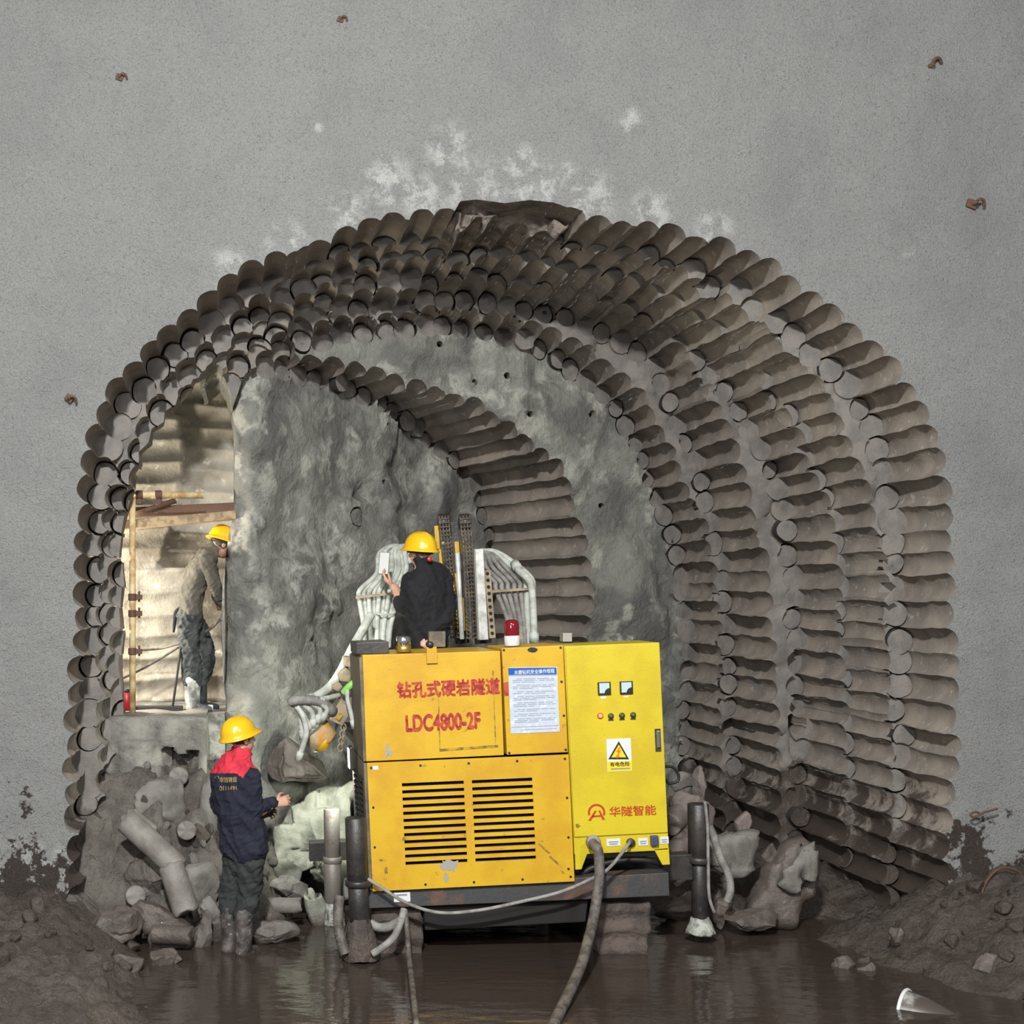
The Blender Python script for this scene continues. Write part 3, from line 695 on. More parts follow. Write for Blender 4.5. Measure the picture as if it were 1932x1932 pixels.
def rrect(u, v, w_, h_):                   # rectangle that sits square on the tilted machine
    c, s = math.cos(ROLL), math.sin(ROLL)
    return [(u + x * c + y * s, v - x * s + y * c) for x, y in ((-w_ / 2, -h_ / 2), (w_ / 2, -h_ / 2), (w_ / 2, h_ / 2), (-w_ / 2, h_ / 2))]

Q_UP = [(684, 1236), (944, 1228), (951, 1425), (691, 1437)]
Q_SG = [(946, 1223), (1062, 1217), (1071, 1419), (956, 1424)]
Q_LO = [(692, 1439), (1072, 1423), (1083, 1662), (703, 1681)]
Q_CB = [(1065, 1219), (1244, 1212), (1260, 1571), (1082, 1580)]
body = part('upper_cabinet', Q_UP, 0, .82, M_yel)
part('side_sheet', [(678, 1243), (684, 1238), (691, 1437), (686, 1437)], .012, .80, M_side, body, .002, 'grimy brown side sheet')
sgn = part('narrow_panel', Q_SG, -.012, .55, M_yel)
# louvred panel: a sheet with two columns of real slots over a near-black box standing in for the shade inside
bm = bmesh.new()
def strip(s0, t0, s1, t1): prism(bm, sub_quad(Q_LO, s0, t0, s1, t1), -.014, .004)
cols = [(.168, .475), (.515, .815)]; t_top, t_bot, ns = .17, .815, 12
pt = (t_bot - t_top) / (ns - .42); sh = pt * .58
strip(0, 0, cols[0][0], 1); strip(cols[0][1], 0, cols[1][0], 1); strip(cols[1][1], 0, 1, 1)
for c0, c1 in cols:
    strip(c0, 0, c1, t_top)
    for i in range(ns):
        a = t_top + i * pt + sh * .80; b = t_top + (i + 1) * pt if i < ns - 1 else 1
        strip(c0, a, c1, b)
lou = obj('louvred_panel', bm, M_yel, mach)
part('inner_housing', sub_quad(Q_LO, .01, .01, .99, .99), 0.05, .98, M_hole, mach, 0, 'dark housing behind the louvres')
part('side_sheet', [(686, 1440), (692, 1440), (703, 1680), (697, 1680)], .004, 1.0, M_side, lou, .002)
for cidx in (0, 1):                         # near-black boxes stand in for shaded vent holes down the left side sheet
    for r_ in range(13):
        bm = bmesh.new(); p = Lz(686 + r_ * .55, 1476 + r_ * 11.2, 0)
        bmesh.ops.create_cube(bm, size=1, matrix=Matrix.Translation((p.x - .004, .24 + cidx * .36, p.z)) @ Matrix.Diagonal((.012, .22, .024, 1))); obj('side_vent', bm, M_hole, lou)
# bolts of the panels, one mesh per panel
def bolts(pts, parent, dy):
    bm = bmesh.new(); add_cyl(bm, (0, -.006, 0), (0, .004, 0), .0085, seg=10); me = bpy.data.meshes.new('panel_bolt'); bm.to_mesh(me); bm.free(); me.materials.append(M_black)
    for u, v in pts:
        o = link('panel_bolt', me, None, parent, False); o.location = Lz(u, v, dy)
Z1 = lambda x, y: (640 + x * .3416, 1180 + y * .3416)
bolts([Z1(*p) for p in ((175,785),(447,772),(713,760),(980,747),(1243,735),(187,1003),(195,1223),(475,1428),(742,1415),(1010,1400),(1275,1385),(1255,950),(1263,1168),(1263,1342))], lou, -.014)
bolts([Z1(*p) for p in ((907,135),(1220,122),(937,703),(1248,685),(1225,310),(1238,497))], sgn, -.012)
# scratched patches, welded plate edges
def patch(name, pts, dy, m, parent, seed=0, thick=.002):
    bm = bmesh.new(); prism(bm, pts, dy - thick, dy); return obj(name, bm, m, parent)
M_scr = mat('bare_scratch_grey', (0.30, 0.28, 0.26), 0.6)
M_grime = mat('grime_brown', (0.16, 0.10, 0.015), 0.7, var=(0.45, 0.27, 0.02), var_scale=18)
rnd = random.Random(4)
def blob(u, v, w_, h_, n=18, rough=.35):
    return [(u + w_ / 2 * math.cos(a) * (1 + rnd.uniform(-rough, rough)), v + h_ / 2 * math.sin(a) * (1 + rnd.uniform(-rough, rough))) for a in [6.283 * i / n for i in range(n)]]
patch('scraped_patch', blob(848, 1632, 32, 24), -.014, M_scr, lou)
patch('scraped_patch', blob(841, 1655, 8, 22), -.014, M_scr, lou)
patch('scraped_patch', [(726,1428),(729,1402),(734,1404),(732,1414),(742,1418),(738,1428),(732,1420),(730,1432)], 0, M_scr, body)
for pts in ([(826,1300),(828,1300),(831,1414),(829,1414)], [(929,1265),(931,1265),(936,1402),(934,1402)], [(829,1413),(940,1405),(940,1410),(829,1418)]):
    patch('weld_seam', pts, 0, M_grime, body)
for u, v, w_, h_ in ((1025,1600,26,5),(1047,1625,26,6),(1060,1644,10,5)):
    patch('scratch', [(u - w_/2, v - w_*.35), (u - w_/2 + 4, v - w_*.35 - 2), (u + w_/2, v + w_*.35), (u + w_/2 - 5, v + w_*.35)], -.014, M_grime, lou)
patch('stain', blob(728, 1640, 7, 14), -.014, M_grime, lou); patch('stain', blob(726, 1657, 6, 6), -.014, M_grime, lou); patch('stain', blob(722, 1622, 12, 4), -.014, M_grime, lou)
patch('stain', blob(684, 1310, 14, 18, rough=.1), 0, M_grime, body) if False else None
part('white_sticker', rrect(708, 1448, 10, 7), -.0165, -.014, M_white, lou, 0)
part('lifting_bracket', [(804, 1221), (823, 1220), (825, 1251), (805, 1252)], -.02, .0, M_yel, body, .002)
bm = bmesh.new(); p = Lz(811, 1216, 0); add_cyl(bm, p + Vector((0, -.03, 0)), p + Vector((0, .05, 0)), .024, seg=20); obj('bracket_pin', bm, M_blk, body, True)
# lettering
def text(name, s, u, v, wpx, hpx, dy, m, parent, bold=.0, thick=.0015, inv=MI_, d=MD):
    c = bpy.data.curves.new(name, 'FONT'); c.body = s; c.extrude = .001
    t = bpy.data.objects.new(name, c); COL.objects.link(t)
    dg = bpy.context.evaluated_depsgraph_get(); me = bpy.data.meshes.new_from_object(t.evaluated_get(dg))
    bpy.data.objects.remove(t); me.name = name
    if bold:                                     # heavier strokes: the glyphs laid over themselves a little aside
        bm = bmesh.new()
        for j_, (dx, dz) in enumerate(((-bold, 0), (bold, 0), (0, bold), (0, -bold))):
            k = len(bm.verts); bm.from_mesh(me); bm.verts.ensure_lookup_table()
            for q in bm.verts[k:]: q.co.x += dx; q.co.y += dz; q.co.z = (1 if q.co.z > 0 else -1) * (1 + .25 * j_)
        bm.to_mesh(me); bm.free()
    xs = [q.co.x for q in me.vertices]; ys = [q.co.y for q in me.vertices]
    for q in me.vertices:
        if not bold: q.co.z = 1 if q.co.z > 0 else -1
    x0, x1, y0, y1 = min(xs), max(xs), min(ys), max(ys); cen = Lz(u, v, dy)
    sx = wpx / FPX * d / (x1 - x0); sy = hpx / FPX * d / (y1 - y0)
    for q in me.vertices:
        q.co = (cen.x + (q.co.x - (x0 + x1) / 2) * sx, cen.y - thick - thick * q.co.z, cen.z + (q.co.y - (y0 + y1) / 2) * sy)
    return link(name, me, m, parent, False)
text('red_lettering', '钻孔式硬岩隧道', 846, 1298, 195, 32, 0, M_red, body, .036)
text('red_lettering', 'LDC4800-2F', 836, 1362, 142, 33, 0, M_red, body, .042)
patch('red_lettering', [(949,1288),(958,1286),(959,1312),(951,1313)], -.012, M_red, sgn)
# the stuck-on sheet of rules
ppr = part('rule_sheet', [(958, 1259), (1050, 1258), (1055, 1380), (963, 1384)], -.0165, -.0125, M_paper, sgn, 0, 'crumpled white sheet with a blue heading')
QP = [(958, 1259), (1050, 1258), (1055, 1380), (963, 1384)]
part('blue_heading', sub_quad(QP, 0.0, .01, .985, .115), -.018, -.0165, M_blue, ppr, 0)
text('heading_lettering', '水磨钻机安全操作规程', *bil(QP, .53, .068), 76, 8.5, -.018, M_white, ppr, .01, .0006)
bm = bmesh.new(); t = .17
while t < .86:
    nlines = rnd.choice((2, 3, 4))
    for i in range(nlines):
        s = .08 + (.08 if i == 0 else 0)
        while s < .9:
            e = min(.93, s + rnd.uniform(.08, .3)); prism(bm, sub_quad(QP, s, t, e, t + .009), -.0172, -.0165); s = e + .03
            if i == nlines - 1 and s > .5: break
        t += .026
    t += .02
prism(bm, sub_quad(QP, .02, .90, .98, .908), -.0172, -.0165); prism(bm, sub_quad(QP, .2, .945, .93, .953), -.0172, -.0165); prism(bm, sub_quad(QP, 0, .122, .98, .13), -.0172, -.0165)
obj('small_print', bm, M_ink, ppr)
patch('top_port', blob(1004, 1226, 18, 10, rough=.1), -.012, M_black, sgn)
# control cabinet
cab = part('control_cabinet', [(1064, 1219), (1244, 1212), (1262, 1604), (1084, 1613)], .0, .50, M_lem, label='lemon yellow control cabinet')
door = part('cabinet_door', [(1066, 1221), (1243, 1214), (1259, 1570), (1083, 1579)], -.014, .0, M_lem, cab, .004)
part('cabinet_leg', [(1085, 1612), (1108, 1611), (1097, 1640), (1086, 1641)], .0, .03, M_lem, cab, .002)
part('cabinet_leg', [(1234, 1602), (1262, 1600), (1264, 1631), (1250, 1632)], .0, .03, M_lem, cab, .002)
for u, v in ((1138.5, 1298.5), (1180, 1297)):
    mt = part('panel_meter', rrect(u, v, 24, 24), -.030, -.014, M_black, door, .002, 'square meter with a white face')
    part('meter_face', rrect(u - .3, v - .8, 19, 19), -.0315, -.030, mat('meter_face', (0.45, 0.55, 0.60), .2) if u < 1150 else bpy.data.materials['meter_face'], mt, 0)
    c = rrect(u, v, 19, 19)[2]; n = 10
    patch('meter_cover', [(c[0], c[1])] + [(c[0] - 10 * math.cos(a), c[1] - 10 * math.sin(a)) for a in [i * 1.5708 / n for i in range(n + 1)]], -.0317, M_black, mt, thick=.002)
    part('meter_label', rrect(u - 1 if u < 1150 else u, v + 17, 10 if u < 1150 else 9, 4.5 if u < 1150 else 2.5), -.0155, -.014, M_white, door, 0)
for i, (u, v) in enumerate(((1131, 1350), (1151, 1350.5), (1172, 1349.5), (1193, 1348.5))):
    il = empty('indicator_lamp', Lz(u, v, -.014)); il.parent = door
    if i == 0: il['label'] = 'red indicator lamp, lit'
    bm = bmesh.new(); add_cyl(bm, (0, 0, 0), (0, -.012, 0), .021, seg=20, bev=.002)
    obj('lamp_ring', bm, M_blk, il, True) if i else obj('lamp_ring', bm, M_glow if False else M_logo, il, True)
    bm = bmesh.new(); bmesh.ops.create_uvsphere(bm, u_segments=16, v_segments=8, radius=.0145, matrix=Matrix.Translation((0, -.013, 0)))
    obj('lamp_lens', bm, M_glow if i == 0 else M_lens, il, True)
    if i:
        bm = bmesh.new(); bmesh.ops.create_cube(bm, size=1, matrix=Matrix.Translation((0, -.002, -.028)) @ Matrix.Diagonal((.038, .004, .012, 1))); obj('lamp_label', bm, M_blk, il)
ws = part('warning_sign', rrect(1167, 1424, 46, 62), -.017, -.014, M_white, door, 0, 'white and yellow electrical warning sign')
part('warning_strip', rrect(1168, 1445, 45, 19), -.018, -.017, M_wyel, ws, 0)
def tri(cu, cv, r_): return [(cu, cv - r_), (cu + r_ * .93, cv + r_ * .62), (cu - r_ * .93, cv + r_ * .62)]
patch('warning_triangle', tri(1166, 1419, 21), -.017, M_black, ws); patch('triangle_face', tri(1166, 1419, 15), -.019, M_wyel, ws)
patch('lightning_bolt', [(1168,1407),(1161,1418),(1165,1419),(1162,1425),(1160,1424),(1162,1430),(1168,1426),(1165,1425),(1170,1415),(1166,1414),(1170,1407)], -.021, M_worange, ws)
text('warning_lettering', '有电危险', 1168, 1441, 37, 8.5, -.018, M_black, ws, .02, .0006)
patch('warning_small_print', rrect(1169, 1449.5, 36, 2.2), -.018, M_ink, ws)
hd = part('door_handle', rrect(1240, 1396, 11, 43), -.020, -.014, M_blk, door, .003)
part('handle_lever', rrect(1240, 1394, 6, 32), -.032, -.020, M_chrome, hd, .003)
def arc_band(cu, cv, r0, r1, a0, a1, n=24):
    return [(cu + r1 * math.cos(a0 + (a1 - a0) * i / n), cv - r1 * math.sin(a0 + (a1 - a0) * i / n)) for i in range(n + 1)] + [(cu + r0 * math.cos(a1 + (a0 - a1) * i / n), cv - r0 * math.sin(a1 + (a0 - a1) * i / n)) for i in range(n + 1)]
bm = bmesh.new()
prism(bm, arc_band(1124.5, 1532.5, 12.5, 16.5, R(-20), R(200)), -.016, -.014)
for q in ([(1121,1529),(1125,1529),(1114,1548),(1108.5,1548)], [(1131,1528),(1128,1529),(1135,1546),(1140.5,1546)], [(1118,1538),(1131,1537),(1132.5,1540.5),(1116.5,1541.5)]): prism(bm, q, -.016, -.014)
obj('maker_emblem', bm, M_logo, door)
text('maker_lettering', '华隧智能', 1192.5, 1529, 88, 19, -.014, M_logo, door, .012)
patch('stain', blob(1089, 1557, 8, 8), -.014, M_grime, door)
# connectors on the cabinet skirt
for u, v, w_, h_ in ((1157, 1589, 26, 14), (1213, 1588, 18, 14), (1253, 1585, 16, 13)):
    pl = part('connector_label', rrect(u, v, w_, h_), -.006, .0, M_white, cab, 0); patch('label_print', rrect(u, v - 1, w_ * .7, 2), -.006, M_ink, pl); patch('label_print', rrect(u, v + 3, w_ * .6, 2), -.006, M_ink, pl)
bm = bmesh.new(); p = Lz(1189, 1589, 0); add_cyl(bm, p, p + Vector((0, -.03, 0)), .03, seg=24, bev=.004); obj('socket', bm, M_blk, cab, True)
part('socket', rrect(1233, 1585, 14, 19), -.04, .0, M_blueplug, cab, .008)
bm = bmesh.new(); p = Lz(1118, 1588, 0); add_cyl(bm, p, p + Vector((0, -.04, 0)), .052, seg=24, bev=.008); obj('socket', bm, M_hosegrey, cab, True)
part('roof_eyebolt', rrect(1212, 1206, 4, 6), .25, .262, M_rust, cab, 0)
# top fittings
part('black_tank', [(675, 1214), (737, 1211), (738, 1234), (676, 1236)], .12, .62, M_blk, mach, .006, 'black tank on the roof corner')
cap = empty('filler_cap', Lz(765, 1231, .1)); cap.parent = mach
bm = bmesh.new(); add_cyl(bm, (0, 0, 0), (0, 0, .045), .056, seg=28, bev=.005); obj('cap_base', bm, M_brass, cap, True)
bm = bmesh.new(); add_cyl(bm, (0, 0, .045), (0, 0, .115), .055, .052, seg=28, bev=.006); obj('chrome_cap', bm, M_chrome, cap, True)
bcn = empty('warning_beacon', Lz(973, 1217, .12)); bcn.parent = mach
bm = bmesh.new(); add_cyl(bm, (0, 0, -.01), (0, 0, .066), .056, seg=28, bev=.004); obj('beacon_base', bm, M_white, bcn, True)
bm = bmesh.new()
prof = [(.054, .066), (.055, .10), (.053, .15), (.046, .172), (.03, .183), (.0, .186)]
rings = [[bm.verts.new((r_ * math.cos(6.283 * i / 28), r_ * math.sin(6.283 * i / 28), z)) for i in range(28)] for r_, z in prof[:-1]]
for a, b in zip(rings, rings[1:]):
    for i in range(28): bm.faces.new((a[i], a[(i + 1) % 28], b[(i + 1) % 28], b[i]))
bm.faces.new(rings[-1]); obj('beacon_dome', bm, M_glassr, bcn, True)
part('roof_box', rect(838, 1196, 872, 1228), .75, .9, M_side, mach, .006); part('roof_box', rect(1088, 1197, 1106, 1214), .4, .5, M_scr, mach, .003)
part('roof_clamp', [(1010, 1180), (1020, 1178), (1034, 1212), (1020, 1214)], .8, .85, M_tan, mach, .003)
part('deck', rect(690, 1418, 1060, 1432), .71, 2.3, M_steel, mach, .004)
# chassis
part('frame_beam', [(692, 1680), (1264, 1648), (1266, 1692), (694, 1716)], .03, .20, M_steel, mach, .006)
part('frame_beam', [(1100, 1640), (1338, 1630), (1340, 1680), (1100, 1692)], .36, .5, M_blk, mach, .006)
lb = part('frame_label', rrect(759.5, 1694, 31, 18), .027, .03, M_white, mach, 0); patch('label_print', rrect(759, 1690, 20, 3), .027, M_ink, lb)
part('belly_shadow', [(804, 1704), (1118, 1692), (1112, 1746), (806, 1762)], .10, 1.7, M_hole, mach, .01)  # near-black box stands in for the shadow under the chassis
part('cross_beam', [(600, 1640), (700, 1636), (700, 1676), (600, 1680)], 1.05, 1.18, M_blk, mach, .006)
def track(u0, u1, v0, v1, dy):
    bm = bmesh.new(); prism(bm, rect(u0, v0, u1, v1), dy, dy + 1.9); bmesh.ops.subdivide_edges(bm, edges=bm.edges[:], cuts=14, use_grid_fill=True)
    for v_ in bm.verts: v_.co += noise.noise_vector(v_.co * 7) * .03 + Vector((0, .022 * math.sin(v_.co.z * 42), 0))
    return obj('crawler_track', bm, M_mudcake, mach, True)
track(706, 800, 1716, 1842, .12); track(1138, 1236, 1712, 1838, .12)
bm = bmesh.new(); p0 = Lz(706, 1738, .1); 
def outrigger(u0, u1, v0, vc, v1, d, m_up, m_lo, foot, label, fw=1.35, fh=.13):
    uc0, uc1 = (u0[0] + u0[1]) / 2, (u1[0] + u1[1]) / 2; s = d / FPX
    og = empty('outrigger', MI_ @ P((uc0 + uc1) / 2, v1, d)); og.parent = mach; og['label'] = label
    base = P((uc0 + uc1) / 2, v1, d); inv = (MW @ Matrix.Translation(MI_ @ base)).inverted()
    q = lambda u, v: inv @ P(u, v, d)
    r0 = (u0[1] - u0[0]) / 2 * s; r1 = (u1[1] - u1[0]) / 2 * s
    bm = bmesh.new(); add_cyl(bm, q(uc0, v0), q((uc0 + uc1) / 2, vc), r0 * .97, bev=.006, seg=28); obj('outer_tube', bm, m_up, og, True)
    bm = bmesh.new(); add_cyl(bm, q((uc0 + uc1) / 2, vc - 4), q((uc0 + uc1) / 2, vc + 8), r0 * 1.16, bev=.006, seg=28); obj('collar', bm, m_lo, og, True)
    bm = bmesh.new(); add_cyl(bm, q((uc0 + uc1) / 2, vc), q(uc1, v1), r1, bev=.004, seg=28); obj('inner_tube', bm, m_lo, og, True)
    bm = bmesh.new(); f = q(uc1, v1); add_cyl(bm, f + Vector((0, 0, fh * .3)), f + Vector((0, 0, -fh * .9)), r1 * fw * .7, r1 * fw * 1.3, seg=32, bev=.008); bmesh.ops.subdivide_edges(bm, edges=bm.edges[:], cuts=2)
    for v_ in bm.verts: v_.co += noise.noise_vector(v_.co * 16 + Vector((u0[0], 0, 0))) * .02
    obj('foot', bm, foot, og, True)
    return og
outrigger((650, 691), (660, 698), 1542, 1664, 1752, 9.55, M_blk, M_blk, M_mudcake, 'black outrigger with mud-caked foot at the left front', 1.5, .24)
outrigger((610, 641), (612, 645), 1526, 1620, 1702, 10.6, M_rust, M_rust, M_pad, 'bare rusty outrigger behind the black left one', 1.1, .2)
outrigger((1297, 1337), (1306, 1335), 1516, 1620, 1738, 10.0, M_blk, M_blk, M_pad, 'black outrigger with pale foot at the right', 1.5, .1)

# hoses, racks, mast
def crs(pts, n=8):
    pts = [Vector(p) for p in pts]; out = []
    for i in range(len(pts) - 1):
        p0, p1, p2, p3 = pts[max(i - 1, 0)], pts[i], pts[i + 1], pts[min(i + 2, len(pts) - 1)]
        for j in range(n):
            t = j / n; out.append(.5 * ((2 * p1) + (p2 - p0) * t + (2 * p0 - 5 * p1 + 4 * p2 - p3) * t * t + (3 * p1 - p0 - 3 * p2 + p3) * t ** 3))
    return out + [pts[-1]]
def tube(bm, pts, r, seg=10, n=8, ribs=0, smooth_pts=True):
    c = crs(pts, n) if smooth_pts else [Vector(p) for p in pts]; rings = []; up = None
    for i, p in enumerate(c):
        t = (c[min(i + 1, len(c) - 1)] - c[max(i - 1, 0)]).normalized()
        x = (up if up is not None else (Vector((0, 1, 0)) if abs(t.y) < .9 else Vector((1, 0, 0)))); x = (x - t * x.dot(t)).normalized(); up = x; y = t.cross(x)
        rr = r * (1 + (.22 if ribs and i % 2 else 0))
        rings.append([bm.verts.new(p + (x * math.cos(6.2832 * k / seg) + y * math.sin(6.2832 * k / seg)) * rr) for k in range(seg)])
    for a, b in zip(rings, rings[1:]):
        for k in range(seg): bm.faces.new((a[k], a[(k + 1) % seg], b[(k + 1) % seg], b[k]))
    bm.faces.new(rings[0][::-1]); bm.faces.new(rings[-1])
def hose(name, pxs, r, m, parent=mach, ribs=0, label=None, fit=False):
    """pxs: (u, v, distance)"""
    pts = [MI_ @ P(*q) for q in pxs] if parent is mach else [P(*q) for q in pxs]
    bm = bmesh.new(); tube(bm, pts, r, 12, 14 if ribs else 8, ribs)
    if fit:
        for a, b in ((pts[0], pts[1]), (pts[-1], pts[-2])): t = (b - a).normalized(); add_cyl(bm, a - t * .01, a + t * .07, r * 1.35, seg=12)
    o = obj(name, bm, m, parent, True)
    if label: o['label'] = label
    return o
def mpart(name, fn, m, parent=mach, smooth=False):
    bm = bmesh.new(); fn(bm); return obj(name, bm, m, parent, smooth)
def mbox(bm, a, b, d, w_, dd):
    """bar between two pixels at distance d, w_ wide in pixels, dd deep"""
    p, q = MI_ @ P(*a, d), MI_ @ P(*b, d); t = (q - p).normalized(); s = Vector((t.z, 0, -t.x)) * (w_ / FPX * d / 2); y = Vector((0, dd / 2, 0))
    vs = [bm.verts.new(c) for c in (p - s - y, p + s - y, q + s - y, q - s - y, p - s + y, p + s + y, q + s + y, q - s + y)]
    for f in ((0, 1, 2, 3), (7, 6, 5, 4), (0, 4, 5, 1), (1, 5, 6, 2), (2, 6, 7, 3), (3, 7, 4, 0)): bm.faces.new([vs[i] for i in f])
    bmesh.ops.recalc_face_normals(bm, faces=bm.faces[:])
# left hose fan
for i in range(9):
    ub = 679 + i * 9.2; d = 11.15 + .03 * (i % 2)
    hose('hydraulic_hose', [(690 + i * 5.4, 1222, d), (686 + i * 6.4, 1180, d), (ub - 1, 1130, d), (ub + 1, 1112, d), (ub + 14 + (8 - i) * 2.2, 1082 - i * 1.0, d + .12), (716 + i * 6, 1044 - 3 * (i % 3), d + .3), (748 + i * 4, 1032, d + .4), (776 + i * 3, 1062, d + .35)], .021, M_hose)
    if i < 8: pass
rk = mpart('hose_rack', lambda bm: (mbox(bm, (671, 1127), (756, 1118), 11.10, 5, .03), mbox(bm, (671, 1127), (756, 1118), 11.25, 5, .03)), M_tan)
hose('hydraulic_hose', [(708, 1156, 11.1), (724, 1160, 11.08), (742, 1157, 11.08), (754, 1148, 11.1)], .008, M_hose)
# right hose bundle
for i in range(7):
    ub = 936 + i * 11.5; d = 11.1
    m_ = M_hosegrey if i < 5 else M_hose
    hose('hydraulic_hose', [(966 + i * 6.5, 1216, d), (958 + i * 7.6, 1170, d), (ub, 1114, d), (ub - 3, 1098 - (i > 4) * 6, d + .05), (918 + i * 10 - (6 - i) * 2, 1072 - i * .5, d + .2), (908 + i * 5, 1046 - i * .5, d + .35), (896 + i * 2, 1040, d + .4)], .0195 if i < 5 else .026, m_)
mpart('hose_rack', lambda bm: mbox(bm, (928, 1116), (1010, 1110), 11.05, 5, .03), M_tan)
hose('hydraulic_hose', [(1008, 1210, 11.0), (1006, 1150, 11.0), (1003, 1108, 11.0), (996, 1092, 11.0), (980, 1078, 11.1), (972, 1064, 11.2)], .03, M_hose, fit=True)
# mast
mast = empty('drill_mast', Lz(880, 1216, 1.3)); mast.parent = mach
IM = (MW @ Matrix.Translation(mast.location)).inverted()
def ML(u, v, d): return IM @ P(u, v, d)
def chain(pxs, d, wpx):
    bm = bmesh.new(); pts = crs([ML(u, v, d) for u, v in pxs], 10); L = [0.0]
    for a, b in zip(pts, pts[1:]): L.append(L[-1] + (b - a).length)
    pitch = .034; n = int(L[-1] / pitch); s = wpx / FPX * d
    for k in range(n):
        def at(x):
            j = max(i for i in range(len(L)) if L[i] <= x + 1e-9); j = min(j, len(L) - 2); return pts[j].lerp(pts[j + 1], (x - L[j]) / max(1e-6, L[j + 1] - L[j]))
        a, b = at(k * pitch), at(min(L[-1], (k + 1) * pitch)); c = (a + b) / 2; t = (b - a).normalized()
        ang = math.atan2(t.x, t.z)
        M_ = Matrix.Translation(c) @ Matrix.Rotation(ang, 4, 'Y')
        for ox in (-.5, -.17, .17, .5):
            bmesh.ops.create_cube(bm, size=1, matrix=M_ @ Matrix.Translation((ox * s * .9, 0, 0)) @ Matrix.Diagonal((s * .13, .034, pitch * .86, 1)))
        bmesh.ops.create_cube(bm, size=1, matrix=M_ @ Matrix.Translation((0, 0, pitch * .25)) @ Matrix.Diagonal((s, .018, .012, 1)))
    return obj('drive_chain', bm, mat('chain_steel', (0.03, 0.025, 0.02), .5, metal=.3, var=(.10, .07, .04), var_scale=20) if 'chain_steel' not in bpy.data.materials else bpy.data.materials['chain_steel'], mast)
chain([(836, 973), (839, 1000), (845, 1060), (851, 1110), (856, 1160), (860, 1212)], 10.95, 19); chain([(876, 973), (879, 1000), (883, 1060), (886, 1110), (888, 1160), (890, 1212)], 10.95, 20)
for u in (836, 876):
    bm = bmesh.new(); c = ML(u + 1, 985, 11.02); add_cyl(bm, c - Vector((.045, 0, 0)), c + Vector((.045, 0, 0)), .07, seg=24, bev=.006); obj('sprocket', bm, M_blk, mast, True)
def mrod(name, a, b, wpx, d, m):
    bm = bmesh.new(); add_cyl(bm, ML(*a, d), ML(*b, d), wpx / 2 / FPX * d, seg=24, bev=.003); return obj(name, bm, m, mast, True)
mrod('guide_rod', (863, 1043), (872, 1206), 9, 10.85, M_bright)
def mb2(name, a, b, wpx, d, dd, m):
    bm = bmesh.new(); p, q = ML(*a, d), ML(*b, d); t = (q - p).normalized(); s = Vector((t.z, 0, -t.x)) * (wpx / FPX * d / 2); y = Vector((0, dd / 2, 0))
    vs = [bm.verts.new(c) for c in (p - s - y, p + s - y, q + s - y, q - s - y, p - s + y, p + s + y, q + s + y, q - s + y)]
    for f in ((0, 1, 2, 3), (7, 6, 5, 4), (0, 4, 5, 1), (1, 5, 6, 2), (2, 6, 7, 3), (3, 7, 4, 0)): bm.faces.new([vs[i] for i in f])
    bmesh.ops.recalc_face_normals(bm, faces=bm.faces[:]); bevel(bm, .004); return obj(name, bm, m, mast)
mb2('guide_channel', (901, 1036), (911, 1207), 18, 10.9, .08, M_bright); mb2('channel_edge', (894, 1036), (902, 1207), 3, 10.86, .05, M_rust)
rack = mb2('perforated_rack', (919, 1076), (929, 1204), 12, 10.95, .03, M_tan)
for i in range(10):
    bm = bmesh.new(); c = ML(919.5 + i * 1.02, 1082 + i * 12.5, 10.93); add_cyl(bm, c + Vector((0, -.008, 0)), c + Vector((0, .01, 0)), .013, seg=14); obj('rack_hole', bm, M_hole, rack)
for a, b, wp in (((823, 992), (826, 1036), 8), ((831, 1036), (834, 1080), 7), ((856, 1082), (860, 1120), 9), ((858, 1150), (861, 1186), 9), ((861, 1022), (863, 1048), 8), ((872, 1020), (873, 1042), 6), ((873, 1128), (876, 1190), 3)):
    mb2('mast_plate', a, b, wp, 11.05, .03, M_yel)
mb2('mast_back_plate', (850, 985), (872, 1214), 26, 11.2, .06, M_blk); mb2('mast_back_plate', (897, 1060), (912, 1214), 30, 11.15, .05, M_blk)
# boom and drill head on the left side
boom = empty('drill_boom', MI_ @ P(640, 1320, 10.6)); boom.parent = mach
IB = (MW @ Matrix.Translation(boom.location)).inverted()
def bl(u, v, d): return IB @ P(u, v, d)
def bprism(name, quad, d0, d1, m, bev=.01):
    bm = bmesh.new(); prism(bm, quad, 0, 1, conv=lambda u, v, y: bl(u, v, d0) + Vector((0, (d1 - d0) * y, 0))); bevel(bm, bev); return obj(name, bm, m, boom)
bprism('yellow_arm', [(656, 1303), (664, 1316), (662, 1345), (646, 1370), (620, 1358), (640, 1324)], 10.4, 10.5, M_tan)
bprism('arm_plate', [(641, 1345), (647, 1349), (641, 1361), (633, 1356)], 10.385, 10.4, M_grime, .001)
for q in ([(636, 1272), (652, 1258), (665, 1270), (660, 1288), (642, 1286)], [(626, 1292), (640, 1286), (648, 1296), (640, 1306), (626, 1300)], [(622, 1312), (636, 1308), (640, 1318), (626, 1330)], [(650, 1238), (668, 1240), (668, 1262), (648, 1256)]): bprism('linkage_block', q, 10.5, 10.75, M_tan, .02)
bm = bmesh.new(); add_cyl(bm, bl(592, 1376, 10.5), bl(616, 1402, 10.5), .125, .12, seg=24, bev=.02); 
for v_ in bm.verts: v_.co += noise.noise_vector(v_.co * 14) * .012
obj('drill_head', bm, mat('drill_head_dusty', (0.42, 0.36, 0.25), .7, var=(.5, .24, .03), var_scale=6, bump=.4, bump_scale=30), boom, True)
